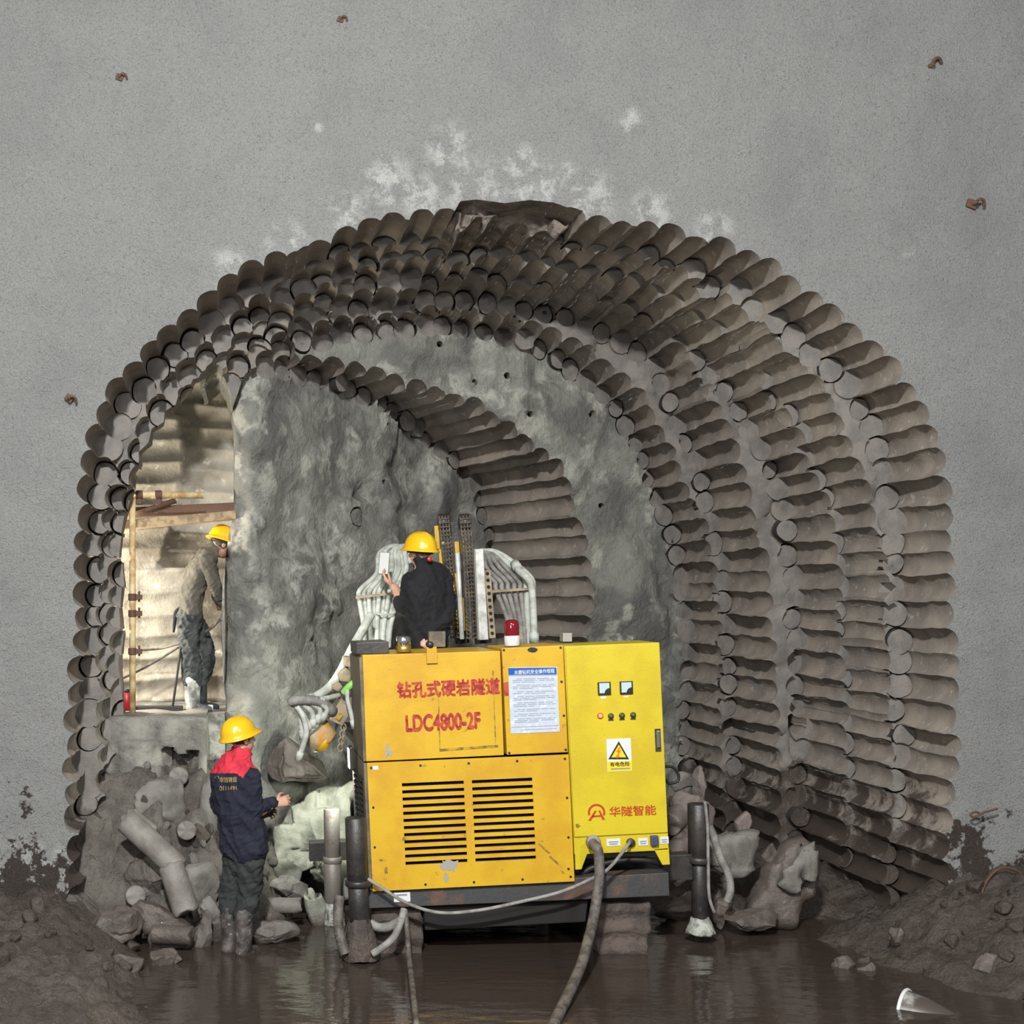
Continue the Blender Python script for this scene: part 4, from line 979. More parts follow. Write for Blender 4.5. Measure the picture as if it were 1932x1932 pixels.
bm = bmesh.new(); add_cyl(bm, bl(585, 1368, 10.5), bl(595, 1379, 10.5), .145, .14, seg=24, bev=.03); obj('head_manifold', bm, M_hose, boom, True)
bm = bmesh.new(); add_cyl(bm, bl(606, 1398, 10.46), bl(620, 1408, 10.46), .09, .06, seg=20, bev=.02); obj('head_cap', bm, M_yel, boom, True)
def bhose(pxs, r, m=M_hose, ribs=0):
    bm = bmesh.new(); tube(bm, [bl(*q) for q in pxs], r, 12, 10, ribs); a, b = bl(*pxs[-1]), bl(*pxs[-2]); t = (b - a).normalized(); add_cyl(bm, a - t * .01, a + t * .06, r * 1.25, seg=12)
    return obj('boom_hose', bm, m, boom, True)
for i, (a, b) in enumerate((((545, 1328), (571, 1392)), ((552, 1336), (584, 1376)), ((566, 1330), (592, 1370)), ((580, 1326), (600, 1362)), ((592, 1324), (608, 1358)))):
    d = 10.35
    bhose([(640 - i * 2, 1312 + i, d + .2), (612, 1318 + i, d + .05), (a[0] + 18, a[1] - 8 + i, d), (a[0] + 8, a[1], d - .02), (a[0] + 20 + i * 1.2, a[1] + 14, d), (b[0], b[1], d + .03)], .021)
bhose([(560, 1334, 10.3), (572, 1352, 10.28), (578, 1380, 10.28), (572, 1406, 10.3), (563, 1432, 10.32)], .022)
bhose([(548, 1326, 10.32), (556, 1322, 10.3), (580, 1320, 10.3), (606, 1326, 10.35), (628, 1342, 10.4)], .034, M_hosegrey, 1)
bhose([(700, 1160, 10.9), (680, 1196, 10.8), (664, 1224, 10.7), (642, 1268, 10.6), (622, 1296, 10.55), (600, 1312, 10.5), (580, 1322, 10.45)], .036)
bhose([(690, 1190, 10.85), (672, 1216, 10.75), (660, 1240, 10.7), (645, 1262, 10.65)], .016)
bhose([(655, 1298, 10.3), (656, 1320, 10.28), (662, 1345, 10.28), (668, 1372, 10.3)], .018)
bm = bmesh.new(); tube(bm, [bl(*q) for q in ((668, 1288, 10.3), (658, 1296, 10.3), (648, 1308, 10.32))], .028, 12); obj('boom_hose', bm, M_green, boom, True)['label'] = 'lime green hose end'
bm = bmesh.new()
for i in range(7):
    c = bl(648 - i * 1.0 + (2 if i % 2 else 0), 1372 + i * 6.5, 10.42); mt_ = Matrix.Translation(c) @ Matrix.Rotation(R(90 if i % 2 else 0), 4, 'Z') @ Matrix.Rotation(R(90), 4, 'X')
    n = 14
    ring = [[bm.verts.new(mt_ @ Vector(((.020 + .006 * math.cos(6.283 * j / 6)) * math.cos(6.283 * k / n), (.028 + .006 * math.cos(6.283 * j / 6)) * math.sin(6.283 * k / n), .006 * math.sin(6.283 * j / 6)))) for j in range(6)] for k in range(n)]
    for k in range(n):
        for j in range(6): bm.faces.new((ring[k][j], ring[(k + 1) % n][j], ring[(k + 1) % n][(j + 1) % 6], ring[k][(j + 1) % 6]))
obj('boom_chain', bm, M_tan, boom, True)
# work lamp on the machine's left side
wl = empty('work_lamp', MI_ @ P(662, 1430, 10.2)); wl.parent = mach
bm = bmesh.new(); bmesh.ops.create_cube(bm, size=1, matrix=Matrix.Diagonal((.03, .14, .18, 1))); bevel(bm, .008); obj('lamp_body', bm, M_blk, wl)
bm = bmesh.new(); bmesh.ops.create_cube(bm, size=1, matrix=Matrix.Translation((-.017, 0, 0)) @ Matrix.Diagonal((.006, .12, .15, 1))); obj('lamp_lens', bm, M_lampw, wl)

# ---------------------------------------------------------------- cables and hoses lying about
def loose(name, pxs, r, m, label, cat, ribs=0, n=10):
    pts = [P(*q) for q in pxs]; c = sum(pts, Vector()) / len(pts); bm = bmesh.new(); tube(bm, [p - c for p in pts], r, 12, n if not ribs else 16, ribs)
    o = obj(name, bm, m, None, True); o.location = c; return tag(o, label, cat)
loose('power_cable', [(1118, 1590, 9.5), (1128, 1604, 9.42), (1131, 1640, 9.38), (1128, 1680, 9.36), (1118, 1740, 9.3), (1108, 1780, 9.1), (1096, 1822, 8.9), (1075, 1870, 8.55), (1046, 1930, 8.1), (1020, 1985, 7.75)], .036, M_cable, 'thick muddy power cable running from the control cabinet down into the water', 'cable')
loose('control_cable', [(1188, 1590, 9.55), (1180, 1600, 9.47), (1155, 1632, 9.45), (1128, 1652, 9.43), (1060, 1682, 9.45), (980, 1702, 9.47), (900, 1718, 9.48), (830, 1722, 9.48), (770, 1705, 9.48), (720, 1675, 9.5), (694, 1658, 9.53)], .0125, M_hosegrey, 'thin grey cable sagging across the front of the machine frame', 'cable')
loose('corrugated_hose', [(1338, 1560, 10.0), (1347, 1580, 10.0), (1360, 1620, 10.0), (1374, 1650, 10.0), (1378, 1680, 10.0), (1372, 1700, 10.02)], .026, M_hosegrey, 'ribbed grey hose hanging beside the right outrigger', 'hose', 1)
loose('thin_pipe', [(1330, 1512, 9.93), (1335, 1560, 9.92), (1336, 1620, 9.92), (1338, 1690, 9.93), (1348, 1722, 9.95)], .012, M_hosegrey, 'thin upright grey pipe along the right outrigger post', 'pipe')
loose('corrugated_hose', [(641, 1690, 9.55), (638, 1720, 9.52), (640, 1760, 9.5), (652, 1800, 9.47)], .034, M_cable, 'ribbed muddy hose left of the black left outrigger', 'hose', 1)
loose('corrugated_hose', [(698, 1742, 9.6), (715, 1750, 9.58), (735, 1748, 9.57), (755, 1738, 9.57)], .03, M_hosegrey, 'ribbed hose bridging the outrigger foot and the frame', 'hose', 1)
loose('rubber_hose', [(762, 1716, 9.55), (757, 1736, 9.5), (745, 1765, 9.45), (725, 1785, 9.42), (702, 1800, 9.42)], .026, M_hosegrey, 'pale hose curving from the frame down to the left outrigger foot', 'hose')
loose('rubber_hose', [(764, 1716, 9.55), (768, 1750, 9.5), (771, 1800, 9.45), (778, 1860, 8.75), (786, 1935, 8.05)], .020, M_cable, 'muddy hose hanging from the frame, its reflection on the water built as hose', 'hose')  # the run over the water is a reflection built as a tube
loose('cable_loop', [(1256, 1446, 10.0), (1270, 1448, 10.0), (1280, 1462, 10.0), (1278, 1474, 10.0), (1262, 1478, 10.0), (1256, 1470, 10.0)], .011, M_black, 'black cable loop at the right edge of the control cabinet', 'cable')
loose('spare_cable', [(1096, 1648, 9.75), (1130, 1632, 9.72), (1180, 1622, 9.72), (1225, 1624, 9.72), (1250, 1632, 9.75)], .022, M_black, 'black cable bundle tucked under the control cabinet', 'cable')

# ---------------------------------------------------------------- people
M_skin = mat('skin', (0.50, 0.29, 0.20), 0.5, var=(0.44, 0.23, 0.16), var_scale=14)
M_skin2 = mat('skin_weathered', (0.34, 0.20, 0.14), 0.5, var=(0.28, 0.15, 0.10), var_scale=14)
M_hair = mat('hair_black', (0.012, 0.011, 0.010), 0.5, bump=.5, bump_scale=120)
M_hairg = mat('hair_greying', (0.05, 0.048, 0.046), 0.5, var=(0.25, 0.24, 0.23), var_scale=40, bump=.5, bump_scale=120)
M_navy = mat('cloth_navy', (0.005, 0.006, 0.017), 0.9, var=(0.010, 0.012, 0.026), var_scale=9, bump=.25, bump_scale=60)
M_redc = mat('cloth_red', (0.56, 0.025, 0.050), 0.8, var=(0.45, 0.012, 0.035), var_scale=9, bump=.25, bump_scale=60)
M_trou = mat('cloth_dark_green', (0.014, 0.018, 0.017), 0.9, var=(0.026, 0.031, 0.029), var_scale=8, bump=.3, bump_scale=50)
M_bootm = mat('boot_muddy', (0.10, 0.085, 0.078), 0.5, var=(0.035, 0.030, 0.028), var_scale=9, speck=(.2, .18, .18), speck_scale=26, bump=.4, bump_scale=40)
M_blackc = mat('cloth_black', (0.004, 0.004, 0.006), 0.9, var=(0.008, 0.008, 0.011), var_scale=8, bump=.25, bump_scale=50)
M_greyc = mat('cloth_olive_grey', (0.095, 0.088, 0.072), 0.9, var=(0.06, 0.055, 0.045), var_scale=6, bump=.3, bump_scale=50)
M_jean = mat('trousers_blue_black', (0.016, 0.020, 0.024), 0.8, var=(0.05, 0.055, 0.055), var_scale=10, bump=.3, bump_scale=50)
M_bootw = mat('boot_dusty_white', (0.42, 0.43, 0.41), 0.7, var=(0.12, 0.12, 0.12), var_scale=9, bump=.4, bump_scale=40)
M_helm = mat('helmet_yellow', (0.78, 0.44, 0.008), 0.28, coat=.3)
M_strap = mat('strap_black', (0.015, 0.014, 0.014), 0.6)
M_knob = mat('knob_red', (0.45, 0.01, 0.02), 0.4)
M_eye = mat('eye', (0.6, 0.58, 0.55), 0.2); M_gold = mat('gold_print', (0.30, 0.215, 0.09), 0.6)
M_phone = mat('phone_white', (0.62, 0.62, 0.58), 0.25); M_screen = mat('phone_screen', (0.05, 0.05, 0.05), 0.15, emit=(.9, .92, .85), emit_s=.55)

def etube(bm, pts, rads, side=None, seg=20, n=6):
    """closed tube through pts with elliptic cross-sections (a along side, b across), rounded ends"""
    rads = [(r, r) if not isinstance(r, tuple) else r for r in rads]
    P5 = crs([Vector((*p, )) for p in pts], n); A = crs([Vector((a, b, 0)) for a, b in rads], n)
    rings = []; m = len(P5)
    def ring(c, t, a, b):
        s = side if side is not None else (Vector((1, 0, 0)) if abs(t.x) < .8 else Vector((0, 1, 0)))
        x = (s - t * s.dot(t)).normalized(); y = t.cross(x)
        return [bm.verts.new(c + x * math.cos(6.28318 * k / seg) * a + y * math.sin(6.28318 * k / seg) * b) for k in range(seg)]
    for i in range(m):
        t = (P5[min(i + 1, m - 1)] - P5[max(i - 1, 0)]).normalized(); a, b = max(.003, A[i].x), max(.003, A[i].y)
        e = min(a, b)
        if i == 0:
            for f, h in ((.35, .9), (.75, .6)): rings.append(ring(P5[i] - t * e * h * .8, t, a * f, b * f))
        rings.append(ring(P5[i], t, a, b))
        if i == m - 1:
            for f, h in ((.75, .6), (.35, .9)): rings.append(ring(P5[i] + t * e * h * .8, t, a * f, b * f))
    for p, q in zip(rings, rings[1:]):
        for k in range(seg): bm.faces.new((p[k], p[(k + 1) % seg], q[(k + 1) % seg], q[k]))
    bm.faces.new(rings[0][::-1]); bm.faces.new(rings[-1])
def ball(bm, c, r, M3=None, seg=20):
    m = Matrix.Translation(c) @ (M3.to_4x4() if M3 is not None else Matrix.Identity(4)) @ Matrix.Diagonal((*r, 1))
    bmesh.ops.create_uvsphere(bm, u_segments=seg, v_segments=seg // 2, radius=1, matrix=m)
def fuse(name, bm, voxel, mats, parent, smooth_it=4, wrinkle=0, wseed=0, origin=None):
    """overlapping closed lofts become one continuous skin"""
    me = bpy.data.meshes.new(name); bm.to_mesh(me); bm.free(); t = bpy.data.objects.new('tmp', me); COL.objects.link(t)
    r = t.modifiers.new('r', 'REMESH'); r.mode = 'VOXEL'; r.voxel_size = voxel
    s = t.modifiers.new('s', 'SMOOTH'); s.iterations = smooth_it; s.factor = .5
    dg = bpy.context.evaluated_depsgraph_get(); m2 = bpy.data.meshes.new_from_object(t.evaluated_get(dg)); bpy.data.objects.remove(t)
    m2.name = name; o0 = origin or Vector()
    off = Vector((wseed, wseed * 2.1, 0)); nr = [v_.normal.copy() for v_ in m2.vertices]
    for v_, n_ in zip(m2.vertices, nr):
        p = v_.co
        if wrinkle: v_.co = p + n_ * wrinkle * (.8 * noise.noise(Vector((p.x * 7, p.y * 7, p.z * 13)) + off) + 1.0 * (.5 - 2.2 * abs(noise.noise(Vector((p.x * 11 + p.z * 5, p.y * 11 - p.z * 4, p.z * 4)) + off))) + .5 * (.5 - 2 * abs(noise.noise(Vector((p.x * 20 - p.z * 14, p.y * 20, p.z * 22)) + off))))
    for v_ in m2.vertices: v_.co -= o0
    return link(name, m2, mats, parent)

def basis(f):
    f = f.normalized(); r = f.cross(Vector((0, 0, 1))).normalized(); u = r.cross(f); return f, r, u        # forward, right, up
def add_head(bm, c, f):
    """c: centre of the skull; face looks along f"""
    f, r, u = basis(f); M3 = Matrix((r, f, u)).transposed()
    ball(bm, c + u * .02, (.074, .093, .098), M3); ball(bm, c + f * .03 - u * .045, (.058, .062, .072), M3)
    ball(bm, c + f * .062 - u * .085, (.026, .024, .022), M3)                    # chin
    etube(bm, [c + f * .090 + u * .005, c + f * .103 - u * .018, c + f * .108 - u * .034], [.008, .011, .014], r, 10, 3)   # nose
    ball(bm, c + f * .086 - u * .056, (.022, .010, .006), M3); ball(bm, c + f * .085 - u * .066, (.018, .010, .006), M3)      # lips
    ball(bm, c + f * .078 + u * .018, (.055, .012, .010), M3)                    # brow
    for s in (-1, 1): ball(bm, c + r * s * .076 - f * .005 - u * .012, (.008, .020, .032), M3); ball(bm, c + r * s * .040 + f * .066 - u * .030, (.022, .018, .02), M3)
def eyes(c, f, parent, o0):
    f, r, u = basis(f)
    for s in (-1, 1):
        bm = bmesh.new(); ball(bm, c + r * s * .031 + f * .080 + u * .002 - o0, (.0115, .0115, .0115)); e = obj('eye', bm, M_eye, parent, True)
        bm = bmesh.new(); ball(bm, c + r * s * .031 + f * .0885 + u * .002 - o0, (.0055, .004, .0055)); obj('pupil', bm, M_strap, e, True)
def add_hand(bm, w, d, pn, side, curl=.5, thumb=.6, scale=1.0):
    """w wrist, d towards the fingers, pn palm normal, side: direction of the thumb"""
    d = d.normalized(); s = (side - d * side.dot(d)).normalized(); n = d.cross(s); n = n if n.dot(pn) > 0 else -n; k = scale
    etube(bm, [w - d * .02 * k, w + d * .03 * k, w + d * .075 * k, w + d * .088 * k], [(.026 * k, .02 * k), (.034 * k, .016 * k), (.040 * k, .014 * k), (.037 * k, .011 * k)], s, 16, 4)
    for i, L in enumerate((.072, .080, .074, .058)):
        b = w + d * (.084 - .004 * abs(i - 1)) * k + s * (.031 - .0207 * i) * k; a = 0; p = b - d * .012 * k; pts = [p]; dirv = d
        for j, seg in enumerate((.48, .30, .24)):
            a += curl * (1 + .12 * i) * (.55 if j == 0 else .8); dirv = (d * math.cos(a) + n * math.sin(a) + s * (.06 - .05 * i)).normalized(); p = p + dirv * (L * seg + (.012 if j == 0 else 0)) * k; pts.append(p)
        etube(bm, pts, [.0088 * k, .0085 * k, .0078 * k, .0066 * k], None, 10, 4)
    t0 = w + d * .022 * k + s * .024 * k; t1 = t0 + (s * .8 + d * .6 + n * .3 * thumb).normalized() * .042 * k; t2 = t1 + (s * .25 + d * .9 + n * .7 * thumb).normalized() * .032 * k; t3 = t2 + (d * .9 + n * .9 * thumb - s * .1).normalized() * .024 * k
    etube(bm, [t0, t1, t2, t3], [.015 * k, .0115 * k, .0100 * k, .0082 * k], None, 10, 4)
def helmet(c, f, parent, o0, k=1.0):
    """hard hat: dome with ridge, peak in front, rim all round; a part with the sweat band under it"""
    f, r, u = basis(f); bm = bmesh.new(); N_ = 48; rings = []
    def pt(th, ph):                                # ph 0 at rim, 1 at the top
        cx, sx = math.cos(th), math.sin(th); e = math.cos(ph * 1.5708); hgt = math.sin(ph * 1.5708)
        rx, ry = .118 * e ** .8, .138 * e ** .8; rid = .007 * max(0, 1 - abs(sx) * .118 * e / .022) * (ph > .12) * ph ** .3
        return c + r * sx * rx + f * cx * ry + u * (.138 * hgt ** .95 + rid)
    def rim(th, ex, dz):
        cx, sx = math.cos(th), math.sin(th); pk = max(0, cx) ** 3 * .036
        return c + r * sx * (.118 + ex) + f * cx * (.138 + ex + pk * (ex > 0)) + u * (dz - .30 * pk * (ex > 0))
    ths = [6.28318 * i / N_ for i in range(N_)]
    rings.append([rim(t, -.006, -.010) for t in ths]); rings.append([rim(t, .020, -.013) for t in ths]); rings.append([rim(t, .021, -.006) for t in ths]); rings.append([rim(t, .004, .004) for t in ths])
    for j in range(1, 12): rings.append([pt(t, j / 12) for t in ths])
    V = [[bm.verts.new((p - c) * k + c - o0) for p in g] for g in rings]
    for a, b in zip(V, V[1:]):
        for i in range(N_): bm.faces.new((a[i], a[(i + 1) % N_], b[(i + 1) % N_], b[i]))
    bm.faces.new(V[-1]); bm.faces.new(V[0][::-1])
    bmesh.ops.recalc_face_normals(bm, faces=bm.faces[:])
    h = obj('helmet', bm, M_helm, parent, True)
    bm = bmesh.new(); pts = [c + (r * math.sin(t) * .088 + f * math.cos(t) * .104 - u * .022) - o0 for t in ths]
    tube(bm, pts + [pts[0]], .009, 8, 2); obj('head_band', bm, M_strap, h, True)
    return h, f, r, u
def hair_cap(c, f, parent, o0, m, low=-.055, k=1.0):
    f, r, u = basis(f); bm = bmesh.new(); M3 = Matrix((r, f, u)).transposed(); ball(bm, c + u * .02 - f * .004 - o0, (.080 * k, .098 * k, .102 * k), M3, 32)
    kill = [v_ for v_ in bm.verts if (v_.co - c + o0).dot(u) < low - .25 * (v_.co - c + o0).dot(f) * ((v_.co - c + o0).dot(f) < 0) + 1.15 * max(0, (v_.co - c + o0).dot(f) - .005)]
    bmesh.ops.delete(bm, geom=kill, context='VERTS'); return obj('hair', bm, m, parent, True)
def new_person(base, label):
    e = empty('person', base); tag(e, label, 'person'); return e, Vector(base)

# --- the man in the foreground, seen from behind
def man_front():
    D = 9.75; S = FPX / D
    q = lambda u, v, dy=0.0: (lambda p: Vector((p.x, p.y + dy, p.z)))(P(u, v, D))
    root, o0 = new_person(q(450, 1797), 'person in red and navy work jacket and yellow helmet standing in the water, facing away')
    f = Vector((.62, .78, 0)).normalized(); rv = Vector((f.y, -f.x, 0)); hf = Vector((.86, .5, .10))
    hc = q(455, 1392)
    jt = [(q(461, 1603), (.195, .150)), (q(459, 1575), (.190, .148)), (q(452, 1535), (.185, .14)), (q(444, 1492), (.195, .132)), (q(445, 1460), (.195, .112)), (q(449, 1440), (.150, .088)), (q(455, 1424), (.082, .074)), (q(457, 1416), (.070, .068))]
    rsh, rel, rwr = q(474, 1460, -.10), q(481, 1526, -.09), q(516, 1518, .03)
    lsh, lel, lwr = q(417, 1460, .12), q(416, 1530, .18), q(482, 1540, .26)
    bm = bmesh.new(); etube(bm, [p for p, _ in jt], [r for _, r in jt], rv, 28)
    etube(bm, [rsh, rsh.lerp(rel, .5), rel, rel.lerp(rwr, .5), rwr], [.072, .064, .060, .053, .046], None, 18); etube(bm, [lsh, lsh.lerp(lel, .5), lel, lel.lerp(lwr, .5), lwr], [.070, .068, .064, .056, .048], None, 18)
    etube(bm, [q(440, 1421, .03), q(455, 1416, -.03), q(472, 1424, .02)], [.022, .024, .022], None, 12)     # folded collar
    j = fuse('jacket', bm, .0075, [M_navy, M_redc], root, 3, .016, 3, o0)
    for pl in j.data.polygons:
        p = pl.center + o0; uu = PU + p.x / (p.y + CAMD) * FPX; vv = PV - (p.z - CAMZ) / (p.y + CAMD) * FPX
        if vv < (1459 if uu < 446 else 1459 + (uu - 446) * .75 if uu < 458 else 1468 - (uu - 458) * 1.5 if uu < 472 else 1447 + (uu - 472) * .3): pl.material_index = 1
    # printed name on the back, laid on the cloth
    def print_on(s, u, v, wpx, hpx, m):
        t = text('back_print', s, u, v, wpx, hpx, 0, m, root, .015, .001)
        t.matrix_parent_inverse = Matrix.Identity(4)
        dg = bpy.context.evaluated_depsgraph_get(); ev = j.evaluated_get(dg)
        for q_ in t.data.vertices:
            w_ = MW @ q_.co; dd = (w_ - Vector(cam.location)).normalized(); ok, loc, nn, _ = j.ray_cast(Vector(cam.location) - o0, dd)
            q_.co = (loc + nn * .0035) if ok else Vector((0, 0, .9))
        return t
    bpy.context.view_layer.update()
    print_on('华隧智能', 431, 1471, 33, 10.5, M_gold); print_on('0111491', 430.5, 1487, 32, 8, M_gold)
    def emblem():
        t = bmesh.new(); prism(t, arc_band(410, 1468, 2.8, 4, R(-20), R(200), 12), 0, .001, conv=lambda u, v, y: P(u, v, D))
        for q_ in t.verts:
            dd = (q_.co - Vector(cam.location)).normalized(); ok, loc, nn, _ = j.ray_cast(Vector(cam.location) - o0, dd); q_.co = loc + nn * .0035 if ok else Vector((0, 0, .9))
        obj('back_emblem', t, M_gold, root)
    emblem()
    # trousers and boots
    lh, lk, la = q(447, 1622, .05), q(436, 1688, .05), q(433, 1722, .03); rh, rk, ra = q(472, 1622, -.05), q(470, 1688, -.03), q(459, 1722, -.05)
    bm = bmesh.new(); etube(bm, [q(462, 1600), q(461, 1618), q(460, 1634)], [(.160, .128), (.155, .126), (.135, .115)], rv, 24)
    etube(bm, [lh, lh.lerp(lk, .5), lk, la], [.102, .090, .082, .072], None, 18); etube(bm, [rh, rh.lerp(rk, .5), rk, ra], [.102, .092, .088, .076], None, 18)
    etube(bm, [q(486, 1636, -.10), q(487, 1655, -.09)], [(.05, .03), (.05, .03)], Vector((.6, .8, 0)), 12)            # cargo pocket
    fuse('trousers', bm, .0075, M_trou, root, 3, .016, 8, o0)
    for (a, du, dv) in ((la, 432, .02), (ra, 460, -.06)):
        bm = bmesh.new(); b = q(du, 1787, dv)
        etube(bm, [a + Vector((0, 0, .03)), a.lerp(b, .5), b], [.071, .062, .058], None, 18); etube(bm, [b - f * .03 - Vector((0, 0, .01)), b + f * .08 - Vector((0, 0, .03)), b + f * .17 - Vector((0, 0, .04))], [(.05, .05), (.052, .045), (.045, .032)], rv, 16)
        fuse('boot', bm, .008, M_bootm, root, 3, .004, 5, o0)
    # body
    bm = bmesh.new(); add_head(bm, hc, hf); etube(bm, [q(452, 1432), q(454, 1418), q(455, 1405)], [.062, .057, .056], None, 16)
    etube(bm, [p for p, _ in jt[:6]], [(a * .8, b * .78) for _, (a, b) in jt[:6]], rv, 24)
    for a, b, c in ((rsh, rel, rwr), (lsh, lel, lwr)): etube(bm, [a, b, c], [.052, .042, .030], None, 14)
    for a, b, c in ((lh, lk, la), (rh, rk, ra)): etube(bm, [a, b, c, Vector((c.x, c.y, .08))], [.078, .058, .05, .042], None, 14)
    etube(bm, [q(462, 1600), q(460, 1634)], [(.13, .10), (.11, .09)], rv, 18)
    add_hand(bm, rwr + Vector((.02, .005, .003)), Vector((1, .35, .22)), Vector((0, .6, -.8)), Vector((-.2, .3, 1)), .75, .9, 1.02)
    add_hand(bm, lwr + Vector((.03, 0, 0)), Vector((1, .1, -.1)), Vector((0, -.5, -.8)), Vector((0, -.4, 1)), .7, .6)
    fuse('body', bm, .0048, M_skin, root, 3, 0, 0, o0); eyes(hc, hf, root, o0)
    hair_cap(hc, hf, root, o0, M_hair)
    h, *_ = helmet(q(450, 1387), Vector((.86, .5, .26)), root, o0, 1.0)
    rc = empty('remote_control', q(504, 1544, .25)); 
    bm = bmesh.new(); bmesh.ops.create_cube(bm, size=1, matrix=Matrix.Rotation(R(-20), 4, 'Y') @ Matrix.Diagonal((.10, .05, .065, 1))); bevel(bm, .01); obj('case', bm, M_strap, rc)
    bm = bmesh.new(); add_cyl(bm, (.02, 0, .03), (.03, 0, .07), .006, seg=10); obj('control_stick', bm, M_strap, rc)
    tag(rc, 'black remote control held at the waist of the man in the red and navy jacket', 'remote control')
man_front()

# --- the man on the machine, holding up a phone
def man_phone():
    D = 10.6
    q = lambda u, v, dy=0.0: (lambda p: Vector((p.x, p.y + dy, p.z)))(P(u, v, D))
    zf = 1.497
    root, o0 = new_person((q(800, 1300).x, .62, zf), 'person in black jacket and yellow helmet on the machine, holding up a phone')
    f = Vector((-.45, .9, 0)).normalized(); rv = Vector((f.y, -f.x, 0)); hf = Vector((-.62, .78, -.02)); hc = q(793, 1040)
    jt = [(q(803, 1262), (.185, .145)), (q(803, 1225), (.185, .145)), (q(806, 1185), (.190, .145)), (q(808, 1140), (.205, .140)), (q(808, 1104), (.212, .128)), (q(804, 1084), (.190, .108)), (q(799, 1072), (.125, .088)), (q(795, 1062), (.078, .074)), (q(794, 1055), (.066, .066))]
    rsh, rel, rwr = q(836, 1094, .04), q(843, 1158, -.03), q(803, 1196, -.13)
    lsh, lel, lwr = q(778, 1094, .0), q(766, 1146, .10), q(750, 1106, .19)
    sl = lel.lerp(lwr, .38)
    bm = bmesh.new(); etube(bm, [p for p, _ in jt], [r for _, r in jt], rv, 28)
    etube(bm, [rsh, rsh.lerp(rel, .5), rel, rel.lerp(rwr, .5), rwr], [.082, .072, .066, .060, .052], None, 18); etube(bm, [lsh, lsh.lerp(lel, .5), lel, sl], [.080, .070, .066, .058], None, 18)
    etube(bm, [q(767, 1190, .0), q(762, 1215, .0)], [(.05, .08), (.06, .09)], rv, 14)
    fuse('jacket', bm, .008, M_blackc, root, 3, .014, 13, o0)
    lh, rh = Vector((q(790, 0).x, .66, 2.25)), Vector((q(818, 0).x, .58, 2.25))
    bm = bmesh.new(); etube(bm, [q(803, 1250), q(803, 1285)], [(.155, .12), (.145, .115)], rv, 20)
    legs = []
    for h in (lh, rh):
        k = Vector((h.x, h.y + .05, 1.95)); a = Vector((h.x, h.y, 1.70)); legs.append((h, k, a)); etube(bm, [h, k, a], [.095, .078, .068], None, 16)
    fuse('trousers', bm, .009, M_trou, root, 3, .008, 2, o0)
    for h, k, a in legs:
        bm = bmesh.new(); b = Vector((a.x, a.y, zf + .055)); etube(bm, [a + Vector((0, 0, .05)), b], [.07, .058], None, 16); etube(bm, [b - f * .03 - Vector((0, 0, .005)), b + f * .09 - Vector((0, 0, .012)), b + f * .16 - Vector((0, 0, .02))], [(.05, .048), (.05, .042), (.045, .032)], rv, 14); fuse('boot', bm, .009, M_blk, root, 3, 0, 0, o0)
    bm = bmesh.new(); add_head(bm, hc, hf); etube(bm, [q(797, 1078), q(795, 1064), q(794, 1050)], [.064, .060, .058], None, 16)
    etube(bm, [p for p, _ in jt[:7]], [(a * .8, b * .78) for _, (a, b) in jt[:7]], rv, 22)
    etube(bm, [rsh, rel, rwr], [.05, .042, .032], None, 14); etube(bm, [lsh, lel, sl, lwr], [.05, .045, .042, .031], None, 14)
    for h, k, a in legs: etube(bm, [h, k, a, Vector((a.x, a.y, zf + .08))], [.075, .058, .048, .042], None, 12)
    etube(bm, [q(803, 1250), q(803, 1285)], [(.13, .1), (.12, .1)], rv, 16)
    add_hand(bm, lwr + Vector((-.01, .01, .005)), Vector((-.72, .12, .62)), Vector((-.3, -.1, 1)), Vector((-.1, -.95, .2)), .62, .8, 1.05)
    add_hand(bm, rwr + Vector((-.012, -.004, -.012)), Vector((-.45, -.2, -1)), Vector((0, 1, 0)), Vector((-1, .2, 0)), .3, .5)
    fuse('body', bm, .0050, M_skin, root, 3, 0, 0, o0); eyes(hc, hf, root, o0); hair_cap(hc, hf, root, o0, M_hairg, -.06)
    h, ff, rr, uu = helmet(q(793, 1037), Vector((-.62, .78, .10)), root, o0, 1.03)
    bm = bmesh.new(); c = q(806, 1056, -.02) - o0 + Vector((0, -.085, 0)); add_cyl(bm, c, c + Vector((.003, -.022, 0)), .019, seg=18, bev=.003); obj('adjuster_knob', bm, M_knob, h, True)
    bm = bmesh.new(); c = q(809, 1023) - o0; d_ = (-ff * .65 + rr * .35).normalized(); add_cyl(bm, c + d_ * .105, c + d_ * .128, .015, seg=16); obj('vent_plug', bm, M_tan, h, True)
    # the phone
    ph = empty('phone', q(731.5, 1061, .255), (R(-6), R(4), R(-12)))
    bm = bmesh.new(); bmesh.ops.create_cube(bm, size=1, matrix=Matrix.Diagonal((.084, .010, .185, 1))); bevel(bm, .004); obj('phone_body', bm, M_strap, ph)
    bm = bmesh.new(); bmesh.ops.create_cube(bm, size=1, matrix=Matrix.Translation((0, -.0055, 0)) @ Matrix.Diagonal((.077, .001, .176, 1))); obj('screen', bm, M_screen, ph)
    tag(ph, 'white smartphone held up by the man in the black jacket', 'phone')
man_phone()

